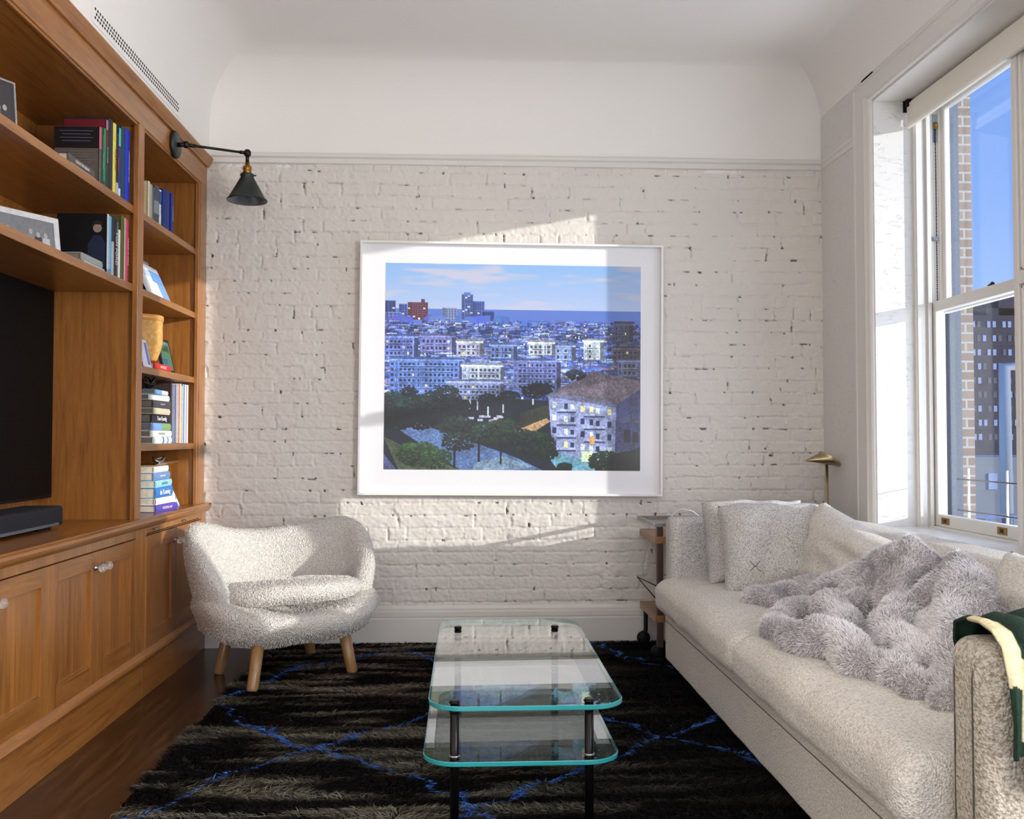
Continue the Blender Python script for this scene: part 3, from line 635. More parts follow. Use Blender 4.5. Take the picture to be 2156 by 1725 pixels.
def photo_frame(name, label, w, h, loc, rot, fcol, bw, inner, lean=.16, people=0, clear=False):
    r = thing(name, label, 'picture frame', loc, rot)
    tmp = bpy.data.objects.new('frame_body', None)
    c, s = math.cos(lean), math.sin(lean)
    def P(x, y, z): return (x, y*c+z*s, -y*s+z*c)      # local: faces -y, leans back +y
    def slab(x0, x1, y0, y1, z0, z1, nm, mat):
        vs = [P(*p) for p in ((x0, y0, z0), (x1, y0, z0), (x1, y1, z0), (x0, y1, z0), (x0, y0, z1), (x1, y0, z1), (x1, y1, z1), (x0, y1, z1))]
        return MB().add(vs, [(0, 3, 2, 1), (4, 5, 6, 7), (0, 1, 5, 4), (1, 2, 6, 5), (2, 3, 7, 6), (3, 0, 4, 7)]).build(nm, mat, r)
    bpy.data.objects.remove(tmp)
    fm = MB()
    for (x0, x1, z0, z1) in ((-w/2, w/2, 0, bw), (-w/2, w/2, h-bw, h), (-w/2, -w/2+bw, bw, h-bw), (w/2-bw, w/2, bw, h-bw)):
        vs = [P(*p) for p in ((x0, -.006, z0), (x1, -.006, z0), (x1, .006, z0), (x0, .006, z0), (x0, -.006, z1), (x1, -.006, z1), (x1, .006, z1), (x0, .006, z1))]
        fm.add(vs, [(0, 3, 2, 1), (4, 5, 6, 7), (0, 1, 5, 4), (1, 2, 6, 5), (2, 3, 7, 6), (3, 0, 4, 7)])
    fm.build('frame_border', colored(fcol, .3) if not clear else m_steel, r)
    slab(-w/2+bw, w/2-bw, -.002, .005, bw, h-bw, 'photograph', colored(inner))
    rs = random.Random(len(label))
    for i in range(people):
        cx = -w/2+bw+.02+(w-2*bw-.04)*(i+.5)/people; hh = h*(.50+.12*rs.random()); g_ = rs.choice([60, 90, 130, 180])
        slab(cx-.016, cx+.016, -.0028, -.002, bw+.002, hh-.02, 'printed_figure', colored((g_, g_, g_+4)))
        pf = MB(); pts = [(cx+.0075*math.cos(a), -.0032, hh-.012+.010*math.sin(a)) for a in np.linspace(0, 2*PI, 13)[:-1]]; pf.add([P(*p) for p in pts], [tuple(range(12))]); pf.build('printed_head', colored(rs.choice([(170, 166, 162), (128, 124, 122), (150, 146, 142)])), r)
    sp_ = MB(); sp_.add([P(-.02, .006, h*.6), P(.02, .006, h*.6), P(.02, .006, h*.6-.01), P(-.02, .006, h*.6-.01), (-.02, h*.42, 0), (.02, h*.42, 0), (.02, h*.42+.004, .0), (-.02, h*.42+.004, 0)], [(0, 1, 5, 4), (3, 2, 6, 7), (0, 4, 7, 3), (1, 2, 6, 5)]); sp_.build('easel_back', m_black, r)
    return r
photo_frame('photo_frame', 'silver framed black and white group photo on the second middle shelf', .25, .140, (-1.50, -1.69, Z2+.001), math.radians(60), (206, 206, 208), .020, (120, 122, 126), .14, 6)
photo_frame('photo_frame', 'clear thin-edged frame with a dark group photo on the top left shelf', .20, .190, (-1.50, -1.97, Z1+.001), math.radians(62), (150, 148, 146), .006, (58, 54, 60), .10, 5)
# far bay, top shelf
g3 = 'books on the top far shelf'
row([(.030, .165, .14, (214, 198, 158), 'cream book at the left end of the top far shelf', dict(rec=.0)),
 (.030, .160, .14, (158, 160, 158), 'grey book second from the left on the top far shelf', dict()),
 (.022, .155, .14, (92, 96, 98), 'slim dark grey book on the top far shelf', dict()),
 (.070, .170, .15, (74, 76, 84), 'thick slate book with pale panel on the top far shelf', dict(band=[(.25, .6, (130, 132, 140))])),
 (.030, .168, .14, (214, 222, 232), 'white and blue book on the top far shelf', dict(band=[(.6, .95, (50, 80, 160))], text='ALMANAC', tcol=(40, 60, 120), tsize=.013)),
 (.036, .155, .13, (196, 186, 160), 'beige book left of the wide navy book', dict(rec=.03)),
 (.100, .190, .15, (16, 48, 120), 'wide dark blue book on the top far shelf', dict(rec=.008)),
 (.032, .196, .15, (26, 52, 150), 'bright blue book at the right end of the top far shelf', dict(text='COOKBOOK', tcol=(150, 175, 230), tsize=.012))], -.800, Z1, g3)
# second far shelf: leaning pamphlets in a stand
st = thing('card_holder', 'dark metal holder with leaning pamphlets on the second far shelf', 'stand', (-1.46, -.62, Z2))
MB().add([(-.11, -.12, 0), (.0, -.12, 0), (-.05, -.12, .13), (-.11, -.12, .13), (-.11, -.113, 0), (.0, -.113, 0), (-.05, -.113, .13), (-.11, -.113, .13)], [(0, 1, 2, 3), (7, 6, 5, 4), (0, 4, 5, 1), (1, 5, 6, 2), (2, 6, 7, 3), (3, 7, 4, 0)]).build('side_plate', m_dstone, st)
MB().box((-.11, -.12, 0), (.0, .12, .004)).build('base_plate', m_dstone, st)
def leaning(name, label, w, h, t, loc, lean, col, group=None, face=None, cat='book'):
    """flat item leaning against the back, its face towards +x"""
    r = thing(name, label, cat, loc, 0, group); c, s = math.cos(lean), math.sin(lean)
    def P(x, y, z): return (x*c-z*s, y, x*s+z*c)
    def slab(x0, x1, y0, y1, z0, z1, nm, mat):
        vs = [P(*p) for p in ((x0, y0, z0), (x1, y0, z0), (x1, y1, z0), (x0, y1, z0), (x0, y0, z1), (x1, y0, z1), (x1, y1, z1), (x0, y1, z1))]
        return MB().add(vs, [(0, 3, 2, 1), (4, 5, 6, 7), (0, 1, 5, 4), (1, 2, 6, 5), (2, 3, 7, 6), (3, 0, 4, 7)]).build(nm, mat, r)
    slab(-t, 0, -w/2, w/2, 0, h, 'cover', colored(col))
    for (y0, y1, z0, z1, cc) in (face or []): slab(0, .0008, -w/2+y0*w, -w/2+y1*w, z0*h, z1*h, 'printed_area', colored(cc))
    return r
leaning('pamphlet', 'white and blue pamphlet leaning in front on the second far shelf', .29, .175, .012, (-1.41, -.545, Z2+.005), .42, (232, 236, 242), 'pamphlets', [(.1, .62, .1, .5, (238, 240, 246)), (.45, 1, .5, .85, (110, 160, 220)), (.62, 1, .06, .5, (130, 170, 228)), (.12, .45, .62, .8, (190, 206, 230))], 'pamphlet')
leaning('pamphlet', 'grey blue pamphlet standing behind the white one', .27, .20, .010, (-1.445, -.57, Z2+.004), .34, (150, 158, 180), 'pamphlets', [(0, 1, .86, 1, (170, 150, 176))], 'pamphlet')
# third far shelf: basket on a red book, frames
ZB3 = 1.3865
book('book', 'red book lying under the wicker basket', .030, .24, .17, (-1.395, -.570, ZB3), (196, 36, 40), 'books under the basket', lie=True, text='ANTIQUES', tcol=(240, 200, 190), tsize=.018)
bs = thing('wicker_basket', 'tall round wicker basket with wooden rim on a red book', 'basket', (-1.475, -.630, ZB3+.031))
def basket():
    nu, nv = 160, 64; a = np.linspace(0, 2*PI, nu, endpoint=False); v = np.linspace(0, 1, nv)
    A, Vv = np.meshgrid(a, v, indexing='ij')
    R = .058+.034*np.minimum(1, Vv/.45)**.6; R[Vv < .02] = .0
    R = R+.0022*np.sin(A*40+PI*np.floor(Vv*34))*np.abs(np.sin(Vv*34*PI))+.0012*np.abs(np.sin(Vv*34*PI))
    Zz = .005+Vv*.190
    V = np.stack([R*np.cos(A), R*np.sin(A), Zz], -1).reshape(-1, 3)
    i, j = np.meshgrid(np.arange(nu), np.arange(nv-1), indexing='ij'); p = (i*nv+j).ravel(); q = (((i+1) % nu)*nv+j).ravel()
    npmesh('woven_body', V, np.stack([p, q, q+1, p+1], 1), plain('wicker', (206, 156, 86), .6, var=.15), bs)
basket()
MB().lathe([(.090, .188), (.097, .190), (.098, .212), (.094, .216), (.086, .214), (.086, .190)], (0, 0, 0), (0, 0, 1), 40).build('wooden_rim', plain('honey_wood_rim', (214, 150, 78), .3), bs)
leaning('picture_card', 'white and blue card leaning at the left of the basket', .10, .125, .004, (-1.388, -.79, ZB3+.001), .22, (214, 220, 240), None, [(.6, .9, .1, .9, (110, 120, 190))], 'card')
leaning('photo_frame', 'black framed colour photograph standing right of the basket', .17, .165, .012, (-1.408, -.420, ZB3+.002), .22, (22, 22, 26), None, [(.09, .91, .08, .92, (70, 110, 84)), (.2, .8, .62, .9, (206, 214, 214)), (.15, .5, .08, .4, (90, 150, 220))], 'picture frame')
# fourth far shelf: stacked books, standing books, metal orb
ZB4 = 1.0535
g5 = 'stacked books on the fourth far shelf'
z = ZB4
for (w, h, cov, off, rot, label, kw) in (
 (.030, .300, (216, 226, 232), 0, 2, 'pale book with blue flourishes, lowest of the fourth shelf stack', dict(band=[(.5, .56, (60, 110, 180)), (.75, .80, (80, 140, 200))])),
 (.028, .285, (226, 224, 214), -.004, -1, 'off-white book second from the bottom of the fourth shelf stack', dict(text='MONOGRAPH', tcol=(150, 160, 150), tsize=.013)),
 (.034, .290, (120, 160, 216), -.006, 1, 'blue and green book third from the bottom of the fourth shelf stack', dict(band=[(.55, 1, (126, 166, 108))])),
 (.038, .272, (30, 28, 34), -.004, 0, 'black book with large white lettering in the fourth shelf stack', dict(text='Tom Kundig', tcol=(236, 236, 240), tsize=.027)),
 (.028, .262, (206, 198, 170), .002, 2, 'cream book above the black lettered book', dict()),
 (.034, .256, (66, 66, 72), .002, 0, 'dark grey book third from the top of the fourth shelf stack', dict(text='DESIGN NOW', tcol=(180, 180, 184), tsize=.010)),
 (.026, .262, (232, 230, 222), -.01, -2, 'white book second from the top of the fourth shelf stack', dict()),
 (.020, .225, (110, 160, 206), .004, 3, 'slim blue book on top of the fourth shelf stack', dict(band=[(.55, 1, (210, 214, 216))]))):
    book('book', label, w, h, .19, (-1.402+off, -.69+h/2, z), cov, g5, lie=True, rot=math.radians(rot), pages=m_pgdark, **kw); z += w+.0008
orb = thing('metal_orb', 'small black openwork metal ball on the fourth shelf book stack', 'ornament', (-1.46, -.600, z+.045))
for i in range(7):
    ax = Vector((math.sin(i*1.3), math.cos(i*2.1), math.sin(i*.7+1))).normalized(); u = ax.orthogonal().normalized(); w_ = ax.cross(u); off = ax*(.018*math.sin(i*2.3))
    rr_ = math.sqrt(.043**2-off.length**2); MB().tube([off+(u*math.cos(t)+w_*math.sin(t))*rr_ for t in np.linspace(0, 2*PI, 25)], .0032, 6, cap=False).build('metal_band', m_bronze, orb)
row([(.026, .292, .20, (60, 44, 40), 'dark photo-covered book right of the stack on the fourth shelf', dict(rec=.03)),
 (.018, .285, .20, (150, 160, 190), 'grey blue book standing on the fourth far shelf', dict(rec=.012)),
 (.026, .290, .20, (226, 190, 168), 'peach book standing on the fourth far shelf', dict()),
 (.020, .280, .20, (196, 176, 130), 'sand coloured book standing on the fourth far shelf', dict()),
 (.022, .290, .20, (150, 180, 226), 'pale blue book standing on the fourth far shelf', dict()),
 (.010, .288, .20, (60, 70, 140), 'thin indigo book standing on the fourth far shelf', dict()),
 (.022, .290, .20, (240, 238, 242), 'white book standing on the fourth far shelf', dict()),
 (.012, .286, .20, (150, 110, 120), 'thin mauve book standing on the fourth far shelf', dict()),
 (.024, .290, .20, (236, 234, 240), 'white book at the right end of the fourth far shelf', dict())], -.352, ZB4, 'standing books on the fourth far shelf')
# ledge stack
g6 = 'stacked books on the ledge'
z = .7435
for (w, h, cov, off, rot, label, kw) in (
 (.032, .235, (84, 74, 170), .012, -6, 'violet book with pink and white title, lowest of the ledge stack', dict(text='MODERN ART', tcol=(244, 210, 226), tsize=.017)),
 (.030, .262, (238, 236, 230), .0, -2, 'white book with red edge second from the bottom of the ledge stack', dict(band=[(0, .02, (150, 40, 50))])),
 (.046, .262, (52, 122, 196), -.006, 1, 'thick blue book with large white title in the ledge stack', dict(text='de Kooning', tcol=(246, 246, 250), tsize=.034)),
 (.032, .258, (150, 208, 232), -.006, 2, 'pale aqua book above the thick blue book', dict(text='ANTWERPEN', tcol=(96, 150, 170), tsize=.016)),
 (.034, .262, (110, 144, 196), -.016, 2, 'dusty blue book second from the top of the ledge stack', dict(text='FRANKENTHALER', tcol=(226, 232, 244), tsize=.011)),
 (.028, .245, (222, 222, 218), -.016, 3, 'light grey book on top of the ledge stack', dict())):
    book('book', label, w, h, .20, (-1.392+off, -.655+h/2, z), cov, g6, lie=True, rot=math.radians(rot), **kw); z += w+.0008
tr = MB().extr([(-.20, 0), (-.02, 0), (.005, .012), (.012, .018), (.008, .018), (-.02, .005), (-.2, .005)], -.17, .17, 'xz').build('wooden_tray', oak, loc=(-1.40, -.455, z), rot=(0, 0, math.radians(4))); tag(tr, 'thin wooden tray on top of the ledge book stack', 'tray')
sc = thing('silver_ornament', 'small polished silver loop sculpture on the wooden tray', 'ornament', (-1.425, -.520, z+.0055))
MB().tube([(.0+.02*math.cos(t), .045*math.sin(t), .012+.010*math.sin(2*t)+.010) for t in np.linspace(0, 2*PI, 33)], .0065, 8, cap=False).build('outer_loop', m_steel, sc)
MB().tube([(.012*math.cos(t), .03*math.sin(t)+.01, .026+.006*math.cos(t)) for t in np.linspace(0, 2*PI, 29)], .005, 8, cap=False).build('inner_loop', m_steel, sc)
for y in (-.03, .03): MB().lathe([(0, 0), (.009, .002), (.011, .009), (.006, .016), (0, .018)], (0.01, y, 0), (0, 0, 1), 14).build('foot', m_steel, sc)
leaning('photo_frame', 'clear acrylic frame with a striped print leaning beside the ledge stack', .17, .20, .004, (-1.405, -.330, .7445), .42, (150, 160, 200), None, [(.55, .98, .05, .9, (226, 228, 240)), (.6, .95, .2, .3, (70, 80, 160)), (.6, .95, .45, .5, (70, 80, 160))], 'picture frame')

# ================================================================== WALL LAMP
lp = thing('wall_lamp', 'dark swing-arm wall lamp with cone shade on the bookcase top rail', 'lamp', (XB+.001, -.574, 2.435))
MB().lathe([(0, .020), (.056, .020), (.062, .016), (.062, 0), (0, 0)], (0, 0, 0), (1, 0, 0), 40).build('back_plate', m_shade, lp)
j0 = Vector((.055, .01, .004)); J = Vector((-1.072, -.335, 2.472))-Vector((XB+.001, -.574, 2.435))
a_ = MB().tube([(.018, 0, 0), tuple(j0)], .011, 14); a_.lathe([(0, -.016), (.011, -.014), (.016, -.006), (.016, .006), (.011, .014), (0, .016)], j0, (0, 0, 1), 18)
dr = (J-j0).normalized(); a_.tube([j0+dr*.012, j0+dr*.045], .0095, 14); a_.tube([j0+dr*.03, J-dr*.01], .0062, 14); a_.tube([J-dr*.04, J-dr*.01], .0085, 14); a_.build('arm', m_bronze, lp)
MB().lathe([(0, -.019), (.010, -.017), (.0175, -.008), (.0175, .008), (.010, .017), (0, .019)], J, (0, 0, 1), 20).tube([J, J-Vector((0, 0, .048))], .0085, 14).build('elbow_joint', m_bronze, lp)
MB().lathe([(0, -.045), (.011, -.045), (.012, -.062), (.020, -.066), (.0215, -.078), (.0190, -.084), (.0205, -.090), (.0190, -.108), (0, -.108)], J, (0, 0, 1), 24).build('brass_socket', m_brass, lp)
sh_ = MB(); sh_.lathe([(.018, -.104), (.032, -.104), (.034, -.112), (.030, -.118), (.088, -.222), (.098, -.232), (.0965, -.236), (.086, -.225), (.028, -.120)], J, (0, 0, 1), 48)
for q in range(3):
    a = q*2*PI/3+.2; sh_.tube([J+Vector((.03*math.cos(a), .03*math.sin(a), -.108)), J+Vector((.043*math.cos(a), .043*math.sin(a), -.108))], .0038, 8)
sh_.build('lamp_shade', m_shade, lp); MB().lathe([(.0275, -.122), (.0855, -.2255), (.0955, -.2352)], J, (0, 0, 1), 48).build('shade_lining', m_shadein, lp)

# ================================================================== FRAMED CITY PHOTOGRAPH
def city_canvas(Wd=560, Hd=452):
    rng = np.random.default_rng(11); rs = random.Random(5)
    C = np.zeros((Hd, Wd, 3)); yy = np.linspace(0, 1, Hd)[:, None]; xx = np.linspace(0, 1, Wd)[None]
    hor = .222
    top = np.array((138, 182, 232.)); mid = np.array((178, 196, 232.)); low = np.array((168, 186, 238.))
    t = np.clip(yy/hor, 0, 1); C[:] = (top*(1-t)+mid*t)[:, None, :].reshape(Hd, 1, 3)
    cl = smoothnoise2(Hd, Wd, 26, 5, rng)*.6+smoothnoise2(Hd, Wd, 60, 14, rng)*.4; cm = np.clip((cl-.48)*4, 0, 1)*np.clip(1.1-t*.6, 0, 1)
    C = C*(1-.6*cm[..., None])+np.array((226, 204, 208.))*.6*cm[..., None]
    def rect(x0, y0, x1, y1, c, n=0):
        a, b, c_, d = int(y0*Hd), int(math.ceil(y1*Hd)), int(x0*Wd), int(math.ceil(x1*Wd)); a = max(a, 0); c_ = max(c_, 0)
        if b <= a or d <= c_ or a >= Hd or c_ >= Wd: return
        C[a:b, c_:d] = c
        if n: C[a:b, c_:d] += (rng.random((min(b, Hd)-a, min(d, Wd)-c_, 1))-.5)*n
    # sea and ground
    rect(.0, hor, 1, .33, (92, 124, 206)); rect(.0, .30, 1, 1, (40, 56, 110))
    ig = smoothnoise2(Hd, Wd, 20, 30, rng)
    def windows(x0, y0, x1, y1, nx, ny, dark=(28, 40, 92), lit=.12, fill=.55):
        for i in range(nx):
            for j in range(ny):
                wx = (x1-x0)/nx; wy = (y1-y0)/ny; u = rs.random()
                c = (236, 226, 150) if u < lit*.5 else (226, 240, 246) if u < lit else dark
                rect(x0+wx*(i+.22), y0+wy*(j+.25), x0+wx*(i+.22+fill), y0+wy*(j+.25+fill*.85), c)
    # skyline
    def tower(x0, y0, x1, y1, c, nx, ny, red=False):
        rect(x0, y0, x1, y1, c, 10); rect(x0, y0, x0+(x1-x0)*.2, y1, tuple(v*.8 for v in c)); windows(x0, y0+.004, x1, y1, nx, ny, tuple(v*.62 for v in c), .05)
    tower(.0, .185, .04, .34, (70, 84, 150), 3, 12); tower(.055, .20, .085, .28, (84, 106, 190), 3, 8)
    tower(.088, .192, .166, .275, (120, 74, 96), 8, 8); rect(.14, .175, .152, .195, (90, 60, 90)); tower(.0, .24, .062, .345, (110, 134, 206), 4, 8)
    tower(.222, .215, .278, .275, (140, 160, 210), 5, 6); tower(.298, .15, .340, .272, (92, 118, 196), 4, 16); rect(.306, .141, .33, .15, (92, 118, 196))
    tower(.340, .182, .384, .27, (80, 106, 190), 5, 10); tower(.378, .232, .422, .28, (56, 78, 160), 5, 5)
    for i in range(60):
        x = rs.random(); w = .01+.03*rs.random(); y = .262+.02*rs.random()-(.012 if x < .45 else -.006); rect(x, y, x+w, .32, (70+40*rs.random(), 96+40*rs.random(), 190+30*rs.random()), 14)
    # city body, far to near
    def house(x, y0, w, h, base, d, s_):
        base = np.array(base, float); rect(x, y0, x+w, y0+h, base, 22)
        for q in range(3): xx_ = x+w*rs.random(); rect(xx_, y0, xx_+.004*s_, y0+h, base*(.78+.4*rs.random()), 10)
        rect(x+w, y0+.002, x+w+d, y0+h, base*.6, 14); rect(x, y0-.004*s_, x+w+d, y0, np.minimum(base*(.9+.35*rs.random()), 236), 26); rect(x, y0+h-.002, x+w, y0+h, base*.5)
        nx_ = max(1, int(w/(.0085*s_**.55))); ny_ = max(1, int(h/(.0100*s_**.55)))
        windows(x+.001, y0+.002*s_, x+w-.001, y0+h, nx_, ny_, tuple(base*(.34+.2*rs.random())), .09, .5)
        if rs.random() < .4: u = rs.random()*.6; rect(x+w*u, y0-.010*s_, x+w*(u+.22), y0-.003*s_, base*(.7+.4*rs.random()), 10)
        if rs.random() < .15: rect(x+w*.5, y0-.02*s_, x+w*.5+.0015, y0, (60, 70, 110))
    for k_ in range(1500):
        f = k_/1500; y = .278+.37*f**1.1; s_ = .42+1.15*f; x = rs.uniform(-.05, 1); w = (.014+.034*rs.random())*s_; h = (.012+.030*rs.random())*s_
        if y+h > .665: continue
        u = rs.random(); hz_ = 1-f
        base = np.array((84, 112, 200.)) if u < .42 else np.array((150, 172, 222.)) if u < .72 else np.array((56, 78, 160.)) if u < .90 else np.array((196, 204, 226.)) if u < .96 else np.array((168, 138, 168.))
        base = (base*(1-.35*hz_)+np.array((92, 118, 200.))*.35*hz_)*(.78+.38*rs.random())
        if x > .86: base = base*.62
        house(x, y, w, h, base, w*.3, s_)
        if rs.random() < .05: rect(x, y+h*.6, x+w*.6, y+h, (24, 36, 52), 14)
    for (x0, y0, x1, y1, c) in ((.0, .365, .115, .455, (104, 124, 204)), (.14, .36, .26, .43, (120, 128, 200)), (.02, .475, .29, .635, (96, 130, 214)), (.30, .50, .45, .56, (170, 186, 222)), (.50, .475, .67, .61, (106, 122, 190)), (.665, .40, .73, .465, (134, 158, 216)), (.775, .375, .84, .46, (188, 206, 222)), (.24, .58, .45, .665, (128, 144, 198)), (.895, .29, .955, .37, (62, 68, 98)), (.89, .41, 1.02, .46, (70, 66, 84)), (.91, .47, 1.02, .54, (90, 98, 134)), (.28, .385, .37, .45, (178, 186, 222)), (.41, .40, .50, .46, (110, 136, 206)), (.56, .385, .65, .44, (186, 200, 228))):
        c = np.array(c, float); rect(x0, y0, x1, y1, c, 34)
        nfl = max(2, int((y1-y0)/.024)); ncl = max(3, int((x1-x0)/.016))
        for a_ in range(nfl):
            ya_ = y0+(y1-y0)*(a_+.85)/nfl; rect(x0+.15*(x1-x0), ya_, x1-.1*(x1-x0), ya_+.003, np.minimum(c*1.3, 240)); rect(x0+.15*(x1-x0), ya_+.003, x1-.1*(x1-x0), ya_+.006, c*.55)
        windows(x0+.003, y0+.004, x1-.003, y1, ncl, nfl, tuple(c*.34), .13, .45)
        for q in range(5): xx_ = x0+(x1-x0)*rs.random(); rect(xx_, y0, xx_+.003, y1, c*(.75+.45*rs.random()), 8)
        rect(x0-.004, y0-.010, x1+.012, y0-.002, np.minimum(c*1.25, 238), 40); rect(x0, y0-.018, x1+.02, y0-.010, c*.7, 40); rect(x1, y0, x1+.014, y1, c*.52, 10)
    # avenue, park, lawn
    rect(0, .66, 1, 1, (16, 26, 40), 16)
    def poly(pts, c, n=0):
        P = [(p[0]*Wd, p[1]*Hd) for p in pts]; ys = [p[1] for p in P]
        for y in range(max(0, int(min(ys))), min(Hd, int(max(ys))+1)):
            xs = []
            for i in range(len(P)):
                (xa, ya), (xb, yb) = P[i], P[(i+1) % len(P)]
                if (ya <= y) != (yb <= y): xs.append(xa+(y-ya)*(xb-xa)/(yb-ya))
            xs.sort()
            for i in range(0, len(xs)-1, 2):
                a, b = max(0, int(xs[i])), min(Wd, int(xs[i+1])+1)
                if b > a: C[y, a:b] = np.array(c)+(rng.random((b-a, 1))-.5)*n
    poly([(.0, .84), (.10, .90), (.30, 1), (.06, 1)], (70, 84, 60), 16); poly([(.0, .92), (.05, 1), (0, 1)], (76, 84, 130), 8)
    poly([(.04, .79), (.12, .77), (.50, .93), (.62, 1), (.30, 1)], (86, 116, 168), 14); poly([(.36, .96), (.46, .93), (.58, .98), (.50, 1), (.34, 1)], (120, 148, 176), 10)
    poly([(.62, .90), (.70, .88), (.85, .95), (.86, 1), (.68, 1)], (104, 160, 184), 14); poly([(.50, .80), (.62, .735), (.645, .76), (.56, .83)], (176, 142, 104), 30); poly([(.53, .72), (.64, .68), (.64, .74), (.52, .80)], (44, 48, 34), 20)
    poly([(.09, .77), (.18, .79), (.14, .83), (.08, .80)], (96, 126, 190), 10)
    # the near corner building on the right
    poly([(.638, .625), (.815, .515), (1, .56), (1, .60), (.905, .675)], (108, 98, 112), 34)
    poly([(.638, .628), (.905, .678), (.900, .94), (.79, .95), (.655, .90)], (146, 158, 204), 12); poly([(.905, .678), (1, .60), (1, .88), (.900, .93)], (66, 74, 122), 14)
    poly([(.636, .615), (.905, .665), (.905, .69), (.636, .64)], (108, 112, 146), 8)
    for j in range(4):
        y = .668+j*.062
        for i, x in enumerate((.655, .70, .725, .765, .80, .825, .87)):
            u = rs.random(); c = (240, 236, 160) if u < .22 else (226, 240, 236) if u < .42 else (30, 44, 88)
            rect(x, y+i*.0055, x+.014, y+.026+i*.0055, c)
        for (x0, x1, dy) in ((.672, .745, .034), (.778, .860, .054)):
            rect(x0, y+dy, x1, y+dy+.012, (170, 184, 222)); rect(x0, y+dy+.012, x1, y+dy+.018, (60, 70, 120))
    rect(.80, .835, .818, .868, (250, 176, 90)); rect(.768, .905, .812, .955, (214, 240, 190)); rect(.935, .80, .96, .86, (30, 34, 50)); rect(.97, .81, .99, .86, (30, 34, 50)); rect(.925, .74, 1, .765, (74, 84, 120))
    rs2 = random.Random(9)
    # street lamps, cars and light posts
    for (x, y) in ((.33, .655), (.36, .66), (.40, .69), (.46, .67), (.575, .63)): rect(x, y, x+.004, y+.05, (190, 206, 230))
    for i in range(14): x, y = .28+.18*rs2.random(), .735+.05*rs2.random(); rect(x, y, x+.02, y+.008, (150+60*rs2.random(), 176, 206))
    # trees
    Y_, X_ = np.mgrid[0:Hd, 0:Wd]
    def blob(cx, cy, r, c, dens=1.0):
        n = int(260*dens*(r/.06)**1.2)
        for _ in range(n):
            a, q = rs2.random()*2*PI, r*math.sqrt(rs2.random()); px, py = cx+q*math.cos(a), cy+q*.72*math.sin(a); s = .004+.006*rs2.random()
            lit_ = .55+.9*rs2.random()+.5*(cy-py)/r; rect(px, py, px+s, py+s*.9, tuple(v*lit_ for v in c))
    for (cx, cy, r, c, d) in ((.03, .67, .07, (26, 42, 44), 1), (.10, .70, .085, (24, 42, 40), 1.2), (.18, .68, .08, (20, 34, 36), 1.2), (.23, .63, .06, (20, 36, 46), 1), (.095, .62, .03, (16, 30, 38), 1), (.28, .70, .06, (18, 28, 36), 1), (.04, .75, .08, (10, 16, 20), 1.4), (.14, .75, .07, (10, 16, 20), 1.4), (.40, .655, .04, (18, 30, 40), 1), (.48, .645, .045, (16, 28, 34), 1), (.58, .61, .05, (16, 26, 40), 1), (.61, .60, .04, (16, 26, 40), 1), (.74, .53, .035, (30, 40, 60), 1),
                           (.28, .79, .075, (26, 38, 36), 1), (.13, .92, .085, (40, 62, 34), 1.4), (.19, .94, .07, (36, 58, 32), 1.2), (.285, .86, .065, (28, 42, 38), .8), (.41, .82, .08, (30, 46, 38), 1), (.46, .79, .06, (36, 54, 40), 1), (.58, .87, .085, (22, 40, 30), 1.6), (.53, .84, .06, (24, 40, 34), 1), (.62, .91, .05, (18, 32, 26), 1.2), (.86, .95, .07, (26, 40, 20), 1.4), (.95, .96, .08, (16, 22, 16), 1.6), (.70, .98, .03, (20, 30, 24), 1)):
        blob(cx, cy, r, c, d)
    for (x, y0, y1) in ((.27, .90, .99), (.45, .86, .97), (.366, .84, .96)): rect(x, y0, x+.007, y1, (18, 18, 26))
    rect(.655, 0, .656, .0, (0, 0, 0))
    body = np.clip((yy-.26)*12, 0, 1)[..., None]; C = np.clip(C*(1+body*(.42*(smoothnoise2(Hd, Wd, 150, 170, rng)-.5)+.30*(smoothnoise2(Hd, Wd, 26, 30, rng)-.5))[..., None]), 0, 255)/255
    return np.where(C <= .04045, C/12.92, ((C+.055)/1.055)**2.4)
pic = thing('framed_picture', 'large white-framed blue dusk photograph of a city on the brick wall', 'picture', (.2375, -.012, 1.44))
pic.rotation_euler = (0, math.radians(.45), 0)
PW, PH = .795, .662
fr = MB()
for (x0, x1, z0, z1) in ((-PW, PW, PH-.012, PH), (-PW, PW, -PH, -PH+.012), (-PW, -PW+.012, -PH+.012, PH-.012), (PW-.012, PW, -PH+.012, PH-.012)): fr.box((x0, -.048, z0), (x1, .0, z1))
fr.build('frame', m_white, pic, bevel=.0015)
MB().box((-PW+.010, -.018, -PH+.010), (PW-.010, -.002, PH-.010)).build('mat_board', m_mat, pic)
MB().box((-PW+.011, -.028, -PH+.011), (PW-.011, -.026, PH-.011)).build('glazing', m_arglass, pic)
cv = city_canvas(); Hd, Wd = cv.shape[:2]
IX0, IX1, IZ0, IZ1 = -.664, .680, -.530, .550
U, Vv = np.meshgrid(np.linspace(IX0, IX1, Wd), np.linspace(IZ1, IZ0, Hd), indexing='ij')
k = NT('printed_city_photograph').set(None, .45); a = k.n('ShaderNodeVertexColor', layer_name='ink'); k.l(a.outputs['Color'], k.b.inputs['Base Color'])
pp = npmesh('photographic_print', np.stack([U, np.full(U.shape, -.0188), Vv], -1).reshape(-1, 3), gridfaces(Wd, Hd), k.m, pic, colors=cv.transpose(1, 0, 2).reshape(-1, 3), cname='ink', smooth=False)
me = MB().box((IX0-.0, -.0186, IZ0), (IX1, -.0181, IZ1)).build('print_backing', m_mat, pic)

